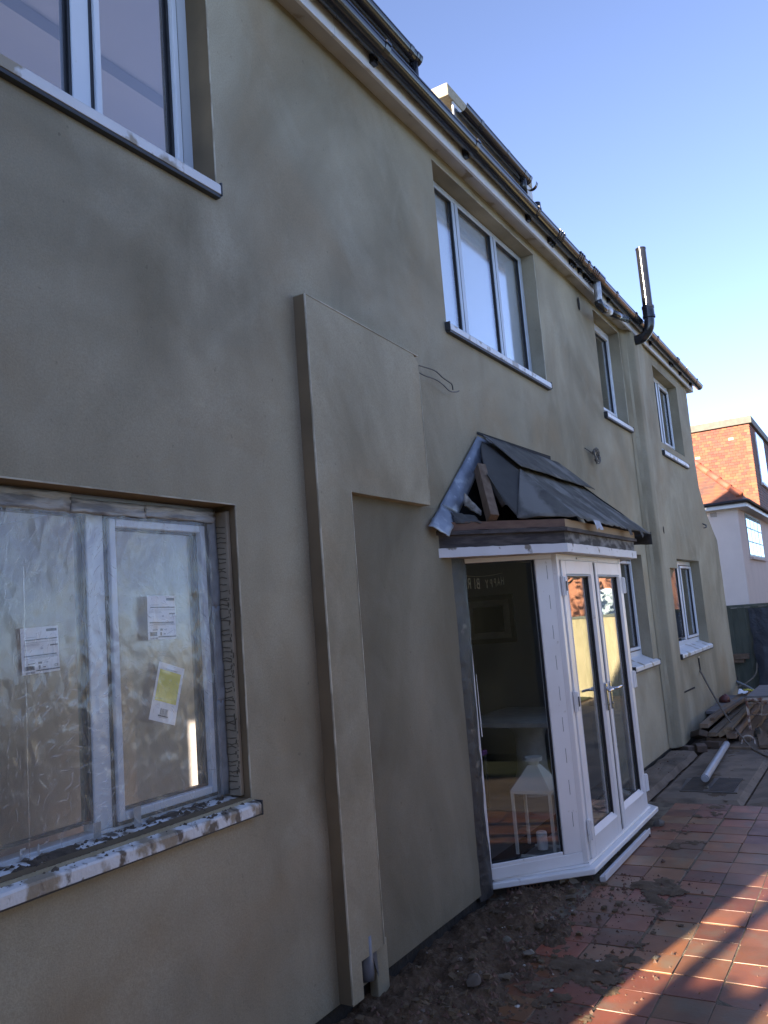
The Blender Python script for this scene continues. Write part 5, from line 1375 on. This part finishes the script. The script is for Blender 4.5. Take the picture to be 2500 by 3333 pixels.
# planks
planks = [(9.88, 13.1, -0.225, -0.25, 0.165, 0.05, 0.09, 0.0, 'wide plank on top of the pile nearest the house wall'),
          (9.72, 13.0, -0.335, -0.33, 0.10, 0.045, 0.09, 0.0, 'grey plank lying second from the house wall in the pile'),
          (9.75, 13.0, -0.425, -0.40, 0.10, 0.05, 0.085, 0.5, 'plank tilted on edge in the middle of the pile'),
          (9.78, 13.2, -0.515, -0.47, 0.07, 0.055, 0.10, 0.0, 'plank in the low front of the pile with a sawn end'),
          (9.80, 13.2, -0.35, -0.32, 0.02, 0.05, 0.20, 0.0, 'bottom plank half hidden under the pile'),
          (9.95, 12.9, -0.62, -0.55, 0.01, 0.05, 0.12, 0.0, 'lowest plank beside the steel hop-up leg')]
for (xa_, xb_, ya, yb, z, h, w, tl, lab) in planks:
    B = MB(); B.bar((xa_, ya, GZ + z + h / 2), (xb_, yb, GZ + z + h / 2 + 0.02), w, h, (0, math.sin(tl), math.cos(tl)))
    B.build('plank', 'plank', bevel=0.004, label=lab, cat='plank', group='timber planks piled by the wall')
B = MB(); B.box(9.50, 9.58, -0.74, -0.43, GZ + 0.002, GZ + 0.03); B.build('timber_offcut', 'plank', bevel=0.003, label='short timber offcut on the slab joint in front of the planks', cat='timber')
for i, (p, q, w, h, lab) in enumerate((((9.70, -0.52, GZ + .19), (12.6, -0.44, GZ + .17), 0.06, 0.03, 'thin batten lying loose across the plank pile'), ((10.1, -0.28, GZ + .235), (12.9, -0.40, GZ + .22), 0.045, 0.03, 'narrow batten on the topmost plank'), ((9.60, -0.86, GZ + .02), (10.9, -0.66, GZ + .03), 0.10, 0.035, 'short board on the concrete in front of the hop-up'))):
    B = MB(); B.bar(p, q, w, h); B.build('batten', 'plank', bevel=0.003, label=lab, cat='batten', group='timber planks piled by the wall')
B = MB(); B.tube(smoothcurve([(10.3, -0.78, GZ + .01), (10.0, -0.95, GZ + .01), (9.7, -0.92, GZ + .01), (9.9, -1.1, GZ + .01), (10.4, -1.2, GZ + .01), (10.9, -1.05, GZ + .01)]), 0.008, 6); B.build('cable', 'wire', smooth=True, label='dark cable looping on the concrete by the hop-up', cat='cable')
# bricks by the planks
for i, (x, y, z, rz_, lab) in enumerate(((9.42, -0.26, 0.0, 0.3, 'muddy brick lying flat below the plank ends'), (9.35, -0.09, 0.0, 1.1, 'dark brick tight against the house wall'), (9.66, -0.20, 0.10, 0.7, 'tan brick tilted up on top of the rubble'), (9.62, -0.33, 0.0, 1.3, 'dark brick under the plank ends'))):
    b = MB(); b.box(-0.105, 0.105, -0.05, 0.05, 0, 0.065)
    o = b.build('brick', 'bricks', bevel=0.006, label=lab, cat='brick', group='loose bricks by the planks')
    o.location = (x, y, GZ + 0.002 + z); o.rotation_euler = (0.35 if i == 2 else 0.03 * i, 0.25 if i == 2 else 0, rz_)
# grey sheet, red lump, white scrap
B = MB(); B.grid(lambda u, v: (10.9 + 1.6 * u, -0.33 + 0.26 * v, 0.135 + 0.01 * u + 0.006 * N(u * 4, v * 3, 0)), 8, 3); B.build('grey_board', 'greyboard', solid=0.03, label='grey board lying against the wall behind the planks', cat='board')
b = rock(77, 0.085, 0.7); b.v = [(p[0] + 11.75, p[1] - 0.17, p[2] + 0.155) for p in b.v]; b.build('red_bundle', 'redpl', autos=60, label='dull red bundle lying on the grey board by the wall', cat='bundle')
B = MB(); B.grid(lambda u, v: (12.3 + 0.25 * u, -0.25 - 0.10 * v, 0.20 + 0.05 * math.sin(u * 3) * (1 - v) + 0.02 * N(u * 5, v * 5, 1)), 6, 4); B.build('paper_scrap', 'paper', solid=0.004, label='crumpled white scrap at the end of the grey board', cat='scrap')
# gloves
for i, (x, y, z, r_z, lab) in enumerate(((12.65, -0.33, 0.19, 0.2, 'yellow glove flat on the end of the top plank'), (12.1, -0.50, 0.15, 0.9, 'yellow glove bunched beneath the hop-up'), (11.9, -0.60, 0.16, -0.9, 'yellow glove hanging beside the hop-up rail'))):
    gl = empty('glove', (x, y, z), lab, 'glove', 'yellow work gloves')
    def gp(a, b_, c): return (x + a * math.cos(r_z) - b_ * math.sin(r_z), y + a * math.sin(r_z) + b_ * math.cos(r_z), z + c)
    B = MB(); B.grid(lambda u, v: gp(0.14 * u - 0.07, 0.10 * v - 0.05, 0.02 * math.sin(math.pi * v) + 0.006), 4, 6); B.build('palm', 'yellow', gl, smooth=True, solid=0.012)
    for k in range(4):
        B = MB(); B.tube([gp(0.06, -0.037 + k * 0.025, 0.012), gp(0.11, -0.04 + k * 0.027, 0.014), gp(0.14 + 0.01 * (k % 2), -0.042 + k * 0.028, 0.006)], [0.012, 0.011, 0.007], 6); B.build('finger', 'yellow', gl, smooth=True)
    B = MB(); B.tube([gp(-0.02, -0.045, 0.012), gp(0.02, -0.075, 0.012), gp(0.05, -0.09, 0.006)], [0.012, 0.011, 0.007], 6); B.build('thumb', 'yellow', gl, smooth=True)
# steel hop-up
hx, hy0, hy1 = 10.45, -0.63, -1.35
hop = empty('hop_up', (10.8, -1.0, GZ), 'rusty white steel hop-up platform at the right edge', 'hop-up')
zt2 = 0.355
B = MB(); B.box(hx - 0.02, hx + 1.15, hy1 - 0.01, hy0 + 0.005, zt2, zt2 + 0.022); B.build('platform', 'greyboard', hop, bevel=0.003)
B = MB(); B.box(hx - 0.025, hx + 0.01, hy1, hy0, zt2 - 0.032, zt2 - 0.001); B.build('front_rail', 'rust', hop, bevel=0.003)
B = MB(); B.tube([(hx - 0.01, hy1, zt2 - 0.062), (hx - 0.01, hy0, zt2 - 0.062)], 0.011, 8); B.build('lower_rail', 'rust', hop, smooth=True)
for (lx, ly) in ((hx - 0.005, hy0 + .01), (hx - 0.005, hy1 + 0.03), (hx + 1.1, hy0 + .01), (hx + 1.1, hy1 + .03)):
    B = MB(); B.bar((lx, ly, GZ + 0.03), (lx, ly, zt2 - 0.002), 0.030, 0.026, (0, 1, 0)); lg = B.build('leg', 'rust', hop)
    B = MB(); B.box(lx - 0.022, lx + 0.022, ly - 0.022, ly + 0.022, GZ - 0.002, GZ + 0.05); B.build('rubber_foot', 'tarp', lg, bevel=0.004)
B = MB(); B.tube([(hx - 0.006, hy1 + .03, 0.165), (hx - 0.006, hy0 + .01, 0.165)], 0.010, 8); B.build('stretcher', 'rust', hop, smooth=True)
B = MB(); B.tube(smoothcurve([(9.82, -0.60, GZ), (9.85, -0.62, GZ + .07), (9.85, -0.68, GZ + .09), (9.83, -0.73, GZ + .06), (9.80, -0.745, GZ - .005)]), 0.010, 7); B.build('wire_hoop', 'rust', smooth=True, label='bent steel hoop standing on the slab beside the hop-up leg', cat='hoop')
b = rock(31, 0.095, 0.8); b.v = [(p[0] * 0.8 + 10.35, p[1] * 0.7 - 0.72, p[2] + GZ - .02) for p in b.v]; b.build('concrete_lump', 'concblock', autos=50, label='pale concrete lump under the hop-up', cat='concrete lump')
# rope from the wall slot to the ground
B = MB(); B.tube(smoothcurve([(10.90, -0.05, 0.66), (10.82, -0.10, 0.60), (10.55, -0.24, 0.40), (10.1, -0.47, 0.13), (9.72, -0.66, -0.02), (9.52, -0.745, -0.055), (9.35, -0.82, -0.06), (9.1, -0.94, -0.06), (8.8, -1.12, -0.06)]), 0.011, 7)
B.build('rope', 'rope', smooth=True, label='muddy rope slanting from the wall slot down to the concrete', cat='rope')
B = MB(); B.tube(smoothcurve([(13.62, 0.0, 0.26), (13.3, -0.22, 0.20), (12.9, -0.38, 0.17), (12.0, -0.55, 0.25), (11.6, -0.62, 0.34)]), 0.02, 7)
B.build('hose', 'hose', smooth=True, label='pale blue hose running round the house corner to the hop-up', cat='hose')

# =================================================================== fence across the end of the garden
fe = empty('fence', (15.0, -6.0, -0.12), 'close boarded timber fence closing the far end of the garden', 'fence')
FX, FZ0, FZ1 = 15.0, -0.12, 1.335
ybd = 1.6; kk = 0
pm = {}
while ybd > -13.0:
    key = 'greenfence' if ybd > -1.6 else 'fence'
    if key not in pm:
        b = MB(); b.prism([(0, 0, 0), (-0.012, -0.118, 0), (0.002, -0.118, 0), (0.006, 0, 0)], (0, 0, FZ1 - FZ0 - 0.02))
        b.v = [(p[0] + FX, p[1] + ybd, p[2] + FZ0) for p in b.v]
        pm[key] = b.build('fence_board', key, fe)
    else:
        link_copy(pm[key], 'fence_board', (FX - 0.003, ybd - 0.059, FZ0 + random.uniform(-.006, .006)), fe)
    ybd -= 0.106; kk += 1
B = MB(); B.box(FX - 0.03, FX + 0.04, -13.1, 1.6, FZ1 - 0.02, FZ1 + 0.025); B.build('capping_rail', 'greenfence', fe)
for yy in [1.3 - 1.8 * i for i in range(8)]:
    B = MB(); B.box(FX + 0.012, FX + 0.11, yy - 0.05, yy + 0.05, FZ0 - 0.1, FZ1 - 0.022); B.build('post', 'greenfence', fe)
tarp = MB()
tarp.grid(lambda u, v: (14.965 - 0.10 * (1 - v) ** 2 - 0.03 * abs(N(u * 7, v * 2, 1)) - 0.02 * math.sin(u * 22) * (1 - v), -0.16 - 1.9 * u + 0.03 * N(v * 7, 0, 0) + 0.10 * (1 - v) * (0.5 - u) * (-1 if u < .2 else 0), -0.09 + 1.38 * v + 0.02 * N(u * 6, 9, 0)), 60, 24)
tarp.build('tarpaulin', 'tarp', smooth=True, label='black blue sheeting draped over the fence at the right', cat='tarpaulin')
B = MB(); B.box(14.80, 14.97, -0.10, 0.35, 0.48, 0.56); B.box(14.82, 14.97, -0.02, 0.20, 0.42, 0.478); B.build('timber_ledge', 'plank', label='brown timber ledge fixed across the dark green fence', cat='ledge', bevel=0.004)
B = MB(); B.tube(smoothcurve([(14.6, 0.12, 0.05), (14.7, -0.02, 0.10), (14.85, -0.16, 0.22), (14.93, -0.2, 0.4)]), 0.012, 6); B.build('hose', 'rope', smooth=True, label='thin pale hose looping up the dark green fence', cat='hose')
B = MB(); B.box(14.55, 14.75, 0.10, 0.22, -0.08, 0.22); B.build('dark_post', 'blackwood', label='short dark post behind the house corner', cat='post', bevel=0.006)

# =================================================================== neighbouring house
nb = empty('neighbour_house', (29, 3, -0.1), 'white neighbour house with hipped red roof and tile hung box dormer', 'house')
NX, NY = 27.95, 1.48
B = MB()
B.box(NX, 45, NY, 11, -0.1, 4.22)
B.build('wall', 'nwall', nb)
# window set in the garden wall
B = MB(); B.box(29.5, 33.35, NY - 0.012, NY - 0.003, 2.72, 4.16); nw = B.build('window', 'gasket', nb)
for i in range(4):
    for j in range(3):
        xa_ = 29.58 + i * 0.94 + (0.06 if i == 3 else 0)
        p = MB(); p.box(xa_, xa_ + 0.83, NY - 0.018, NY - 0.013, 2.79 + j * 0.455, 3.20 + j * 0.455); p.build('pane', M['nglass'] if 'nglass' in M else 'glass', nw)
B = MB(); B.box(29.4, 33.45, NY - 0.10, NY - 0.002, 2.63, 2.71); B.build('sill', 'nwall', nw)
# eaves
B = MB(); B.box(27.66, 45, 1.17, 1.48, 4.205, 4.23); B.box(27.66, 27.95, 1.48, 11, 4.205, 4.23); B.build('soffit', 'clad', nb)
B = MB(); B.box(27.66, 45, 1.15, 1.17, 4.20, 4.34); B.box(27.64, 27.66, 1.15, 11, 4.20, 4.34); B.build('fascia', 'clad', nb)
B = MB(); B.tube([(27.58, 1.09, 4.37), (45, 1.09, 4.37)], 0.06, 8); B.tube([(27.58, 1.09, 4.37), (27.58, 11, 4.37)], 0.06, 8); B.build('gutter', 'gutter', nb, smooth=True)
# hipped roof in stepped courses
e0 = Vector((27.62, 1.13, 4.35)); ap = 4.2
B = MB(); n = 36
for k in range(n):
    d0, d1 = ap * k / n, ap * (k + 1) / n
    lift = 0.016
    za, zb_ = 4.35 + d0, 4.35 + d1
    xa_, ya_ = 27.62 + d0, 1.13 + d0; xb_, yb_ = 27.62 + d1, 1.13 + d1
    # side slope (faces -x)
    B.add([(xa_, ya_, za + lift), (xa_, 12 - d0, za + lift), (xb_, 12 - d1, zb_), (xb_, yb_, zb_), (xa_, ya_, za - 0.005), (xa_, 12 - d0, za - 0.005)], [(3, 2, 1, 0), (0, 1, 5, 4)])
    # garden slope (faces -y)
    B.add([(xa_, ya_, za + lift), (46, ya_, za + lift), (46, yb_, zb_), (xb_, yb_, zb_), (xa_, ya_, za - .005), (46, ya_, za - .005)], [(0, 1, 2, 3), (4, 5, 1, 0)])
B.build('roof', 'nroof', nb)
hp = None
for k in range(12):
    d0 = 0.18 + k * 0.33
    b = MB(); p = Vector((27.62 + d0, 1.13 + d0, 4.37 + d0)); q = p + Vector((0.34, 0.34, 0.34))
    b.tube([p + Vector((0, 0, 0.02)), q], [0.115, 0.10], 8)
    b.build('hip_tile', 'nhip', nb, smooth=True)
# tile hung dormer
DX, DY = 35.0, 1.56
B = MB(); B.box(DX, 44, DY, 5.6, 4.5, 8.14); dm = B.build('dormer', 'roof', nb, label='tile hung flat roofed dormer')
B = MB(); B.box(DX - 0.12, 44.1, DY - 0.12, 5.7, 8.14, 8.42); B.build('flat_roof_edge', 'nfelt', dm)
tp = {}
rows_, cols_ = 33, 12
th, tw = 0.1115, 0.205
def tile_proto(key):
    b = MB(); b.prism([(0, 0, 0), (-0.018, 0, 0), (-0.004, 0, th + 0.02), (0, 0, th + 0.02)], (0, tw - 0.012, 0))
    b.v = [(p[0] + DX, p[1] + DY, p[2] + 5) for p in b.v]
    return b.build('hung_tile', key, dm)
for r_i in range(rows_):
    z = 8.14 - th * (r_i + 1)
    for c_i in range(cols_):
        yy = DY + tw * c_i - (tw / 2 if r_i % 2 else 0) + 0.0
        if c_i == 0 and r_i % 2: yy = DY - 0.0
        if yy > 4.0: continue
        if z + th < 4.35 + (yy - 1.13) + 0.05: continue
        key = 'ntile_edge' if c_i == 0 and (r_i % 3 != 1) else 'ntile'
        if (r_i, c_i) in ((4, 3), (9, 10), (3, 12)): key = 'npale'
        if key not in tp:
            tp[key] = tile_proto(key); o = tp[key]; loc = Vector((DX - 0.009, yy + (tw - 0.012) / 2, z)); o.location = loc - WP[dm]; WP[o] = loc
        else: link_copy(tp[key], 'hung_tile', (DX - 0.009 - random.uniform(0, .004), yy + (tw - 0.012) / 2, z), dm, (0, random.uniform(-.01, .01), 0))
B = MB()
for r_i in range(34):
    z = 8.14 - th * (r_i + 1)
    B.prism([(DX, DY, z), (DX, DY - 0.02, z), (DX, DY - 0.003, z + th)], (9, 0, 0))
B.build('garden_face_tiles', 'nroof', dm, kind='stuff')
for (x0, x1) in ((36.4, 38.9), (41.3, 43.6)):
    B = MB(); B.box(x0, x1, DY - 0.06, DY - 0.02, 5.9, 8.0); w = B.build('window', 'upvc_clean', dm)
    nn = 3
    for i in range(nn):
        p = MB(); p.box(x0 + 0.08 + i * (x1 - x0) / nn, x0 + (i + 1) * (x1 - x0) / nn - 0.06, DY - 0.066, DY - 0.061, 6.0, 7.9); p.build('pane', 'glass', w)
    B = MB(); B.box(x0 - 0.1, x1 + 0.1, DY - 0.12, DY - 0.02, 5.80, 5.895); B.build('sill', 'clad', w)
# air vent in the side wall
B = MB(); B.box(NX - 0.012, NX - 0.002, 2.08, 2.30, 4.00, 4.17); av = B.build('air_vent', 'nwall', nb)
B = MB()
for i in range(6):
    for j in range(4): B.box(NX - 0.0145, NX - 0.0125, 2.10 + i * 0.033, 2.122 + i * 0.033, 4.015 + j * 0.038, 4.04 + j * 0.038)
B.build('vent_hole', 'scratch', av)

# =================================================================== garden seen in the reflections, behind and beside the camera
def leafy(b, c, rx, ry, rz_, n, s, seed):
    rnd = random.Random(seed)
    for i in range(n):
        while True:
            a, d, e = rnd.uniform(-1, 1), rnd.uniform(-1, 1), rnd.uniform(-1, 1)
            rr = a * a + d * d + e * e
            if rr < 1 and noise.noise(Vector((a * 2 + seed, d * 2, e * 2))) > -0.12: break
        p = Vector((c[0] + a * rx, c[1] + d * ry, c[2] + e * rz_))
        t = Vector((rnd.uniform(-1, 1), rnd.uniform(-1, 1), rnd.uniform(-1, 1))).normalized() * s
        q = t.cross(Vector((rnd.uniform(-1, 1), rnd.uniform(-1, 1), rnd.uniform(-1, 1)))).normalized() * s * 0.5
        b.add([p - t, p + q, p + t, p - q], [(0, 1, 2, 3)])
def bare_tree(x, y, h, seed, label, leaf='leaf', nleaf=900):
    rnd = random.Random(seed)
    t = empty('tree', (x, y, -0.15), label, 'tree', 'trees beyond the garden')
    B = MB(); B.tube([(x, y, -0.15), (x + rnd.uniform(-.1, .1), y, h * 0.35), (x + rnd.uniform(-.3, .3), y + rnd.uniform(-.3, .3), h * 0.75)], [h * 0.028, h * 0.02, h * 0.008], 8)
    for i in range(34):
        z0 = h * rnd.uniform(0.25, 0.75); a = rnd.uniform(0, 6.28); L = h * rnd.uniform(0.2, 0.38)
        p = Vector((x, y, z0)); d = Vector((math.cos(a), math.sin(a), rnd.uniform(0.5, 1.2))).normalized()
        q = p + d * L * 0.5 + Vector((0, 0, 0.05 * L)); r2 = q + (d + Vector((rnd.uniform(-.4, .4), rnd.uniform(-.4, .4), 0.3))) * L * 0.5
        B.tube([p, q, r2], [h * 0.008, h * 0.005, h * 0.002], 5, cap=False)
    B.build('trunk', 'bark', t)
    B = MB(); leafy(B, (x, y, h * 0.68), h * 0.36, h * 0.36, h * 0.34, nleaf, h * 0.022, seed); B.build('crown', leaf, t)
TL = ['russet winter tree nearest behind the far fence', 'taller russet tree farther behind the far fence', 'dull green tree at the right behind the far fence', 'russet tree just before the brick house', 'tallest russet tree at the far right',
      'russet tree beyond the rear fence near the middle', 'dull green tree beyond the rear fence', 'dull green tree at the left end of the rear fence', 'russet tree beyond the corner of the fences']
for i, (x, y, h, lf) in enumerate(((20, -6.0, 6.0, 'leaf'), (23, -10.0, 8.0, 'leaf'), (19, -11.5, 5.5, 'shrub'), (26, -5.0, 7.5, 'leaf'), (28, -14.0, 9.0, 'leaf'), (10, -19.0, 8.0, 'leaf'), (3, -20.0, 7.0, 'shrub'), (-6, -18.0, 7.5, 'shrub'), (17, -18.0, 8.0, 'leaf'))):
    bare_tree(x, y, h, 40 + i, TL[i], lf)
# shrubs and a stone heap on the lawn
for i, (x, y, s) in enumerate(((13.6, -4.6, 0.5), (13.2, -6.4, 0.7), (12.2, -8.8, 0.6), (6.5, -13.2, 1.0), (1.5, -13.4, 1.2))):
    sh = empty('shrub', (x, y, -0.1), ['smallest twiggy shrub beside the rockery', 'twiggy shrub by the far fence', 'twiggy shrub out on the open lawn', 'broad shrub against the rear fence', 'largest shrub against the rear fence'][i], 'shrub', 'shrubs on the lawn')
    B = MB(); rnd = random.Random(i)
    for k in range(16):
        a = rnd.uniform(0, 6.28); B.tube([(x, y, -0.1), (x + 0.5 * s * math.cos(a), y + 0.5 * s * math.sin(a), s * rnd.uniform(0.6, 1.2))], [0.012, 0.005], 4)
    B.build('stem', 'bark', sh)
    B = MB(); leafy(B, (x, y, s * 0.6), s * 0.6, s * 0.6, s * 0.55, 160, 0.05, i); B.build('foliage', 'shrub', sh)
for i in range(14):
    b = rock(60 + i, random.uniform(0.09, 0.17), 0.6); x, y = 12.0 + 0.28 * (i % 5) + random.uniform(-.05, .05), -4.0 - 0.3 * (i // 5)
    b.v = [(p[0] + x, p[1] + y, p[2] - 0.09 + 0.12 * (1 if i > 9 else 0)) for p in b.v]; b.build('rock', 'stone', autos=50, label='rockery stone heaped on the lawn near the fence', cat='stone', group='rockery stones')
he = empty('hedge', (0, -4.6, -0.12), 'tall dark evergreen hedge added out of view to keep light off the lower wall', 'hedge')  # out-of-view hedge, sized and placed to block sky light and bounce
for k in range(9):
    B = MB(); B.tube([(-8.5 + k * 1.5, -4.6, -0.12), (-8.5 + k * 1.5, -4.6, 2.5)], [0.06, 0.03], 6); B.build('stem', 'bark', he)
B = MB(); rnd = random.Random(3)
for i in range(7000):
    p = Vector((rnd.uniform(-9.2, 4.0), -4.75 + rnd.uniform(-0.35, 0.25), rnd.uniform(3.45, 3.85 + 0.2 * math.sin(i)))); t = Vector((rnd.uniform(-1, 1), rnd.uniform(-1, 1), rnd.uniform(-1, 1))).normalized() * 0.04
    q_ = t.cross(Vector((rnd.uniform(-1, 1), rnd.uniform(-1, 1), rnd.uniform(-1, 1)))).normalized() * 0.025
    B.add([p - t, p + q_, p + t, p - q_], [(0, 1, 2, 3)])
B.build('foliage', 'hedge', he)
B = MB(); B.grid(lambda u, v: (-9.1 + 12.9 * u, -4.6 + 0.02 * N(u * 30, v * 9, 0), -0.1 + 3.7 * v + 0.04 * N(u * 27, 2, v)), 90, 24); B.build('inner_growth', 'hedge', he, solid=0.4)
for i, (x, y, h) in enumerate(((-12.2, -4.6, 5.6), (-12.6, -3.0, 5.3), (-11.9, -1.4, 5.9), (-12.3, 0.1, 5.5))):  # conifer row added out of view to shade the hedge and lawn
    t = empty('tree', (x, y, -0.12), ['tall sun-blocking conifer added at the lawn end of the row', 'second added sun-blocking conifer from the lawn', 'tallest added sun-blocking conifer of the row', 'added sun-blocking conifer nearest the house line'][i], 'tree', 'conifers added to block sun behind the camera')
    B = MB(); B.tube([(x, y, -0.12), (x, y, h * 0.95)], [0.16, 0.03], 7); B.build('trunk', 'bark', t)
    B = MB(); rnd = random.Random(90 + i)
    for k in range(2600):
        u = rnd.random() ** 0.7; z = 0.4 + (h - 0.4) * (1 - u) if False else 0.4 + (h - 0.4) * rnd.random()
        r = 1.05 * (1 - (z / h) ** 2.2) * math.sqrt(rnd.random()) + 0.05; a = rnd.uniform(0, 6.28)
        p = Vector((x + r * math.cos(a), y + r * math.sin(a), z)); tt = Vector((math.cos(a), math.sin(a), -0.5 + rnd.uniform(-.4, .4))).normalized() * 0.22
        q_ = tt.cross(Vector((rnd.uniform(-1, 1), rnd.uniform(-1, 1), 1))).normalized() * 0.11
        B.add([p - tt, p + q_, p + tt, p - q_], [(0, 1, 2, 3)])
    B.lathe((x, y, 0.3), [(0.8, 0), (0.95, h * 0.3), (0.75, h * 0.6), (0.3, h * 0.85), (0.05, h * 0.95)], 9)
    B.build('crown', 'hedge', t)
# rear garden fence
rf = empty('fence', (2, -14.6, -0.12), 'long timber fence along the bottom of the lawn', 'fence')
pb = None
for i in range(150):
    x = -8 + i * 0.152
    if pb is None:
        b = MB(); b.box(x, x + 0.145, -14.62, -14.6, -0.12, 1.55); pb = b.build('fence_board', 'fence', rf)
    else: link_copy(pb, 'fence_board', (x + 0.0725, -14.61 + (0.008 if i % 2 else 0), -0.12), rf)
B = MB(); B.box(-8, 15, -14.66, -14.625, 0.2, 0.3); B.box(-8, 15, -14.66, -14.625, 1.2, 1.3); B.build('rail', 'fence', rf)
# sunlit brick house beyond the far fence
bh = empty('brick_house', (34, -9, -0.1), 'orange brick house standing beyond the garden fence', 'house')
B = MB(); B.box(31, 40, -13, -5.5, -0.1, 5.2); B.build('wall', 'brickfar', bh)
B = MB(); B.prism([(30.6, -13.4, 5.2), (30.6, -5.1, 5.2), (30.6, -9.25, 8.6)], (9.8, 0, 0)); B.build('roof', 'roof', bh)
for (y0, z0) in ((-12, 0.9), (-8, 0.9), (-12, 3.2), (-8, 3.2)):
    B = MB(); B.box(30.96, 30.995, y0, y0 + 1.5, z0, z0 + 1.2); w = B.build('window', 'upvc_clean', bh)
    B = MB(); B.box(30.95, 30.958, y0 + 0.08, y0 + 1.42, z0 + 0.08, z0 + 1.12); B.build('pane', 'glass', w)
# side gate and posts added by the near corner to cast shadow streaks on the tiles
sg = empty('shadow_posts', (-2.4, 0.0, -0.12), 'tall posts and low boarded gate added at the near corner to cast shadow streaks', 'gate')
for (yy, h) in ((0.205, 3.4), (-0.135, 3.3)):
    B = MB(); B.box(-2.44, -2.37, yy - 0.035, yy + 0.035, -0.12, h); B.build('post', 'fence', sg)
for i in range(3):
    B = MB(); B.box(-2.42, -2.395, -0.095 + i * 0.09, -0.01 + i * 0.09, -0.12, 2.12 + 0.03 * (i % 2)); B.build('shadow_board', 'fence', sg)
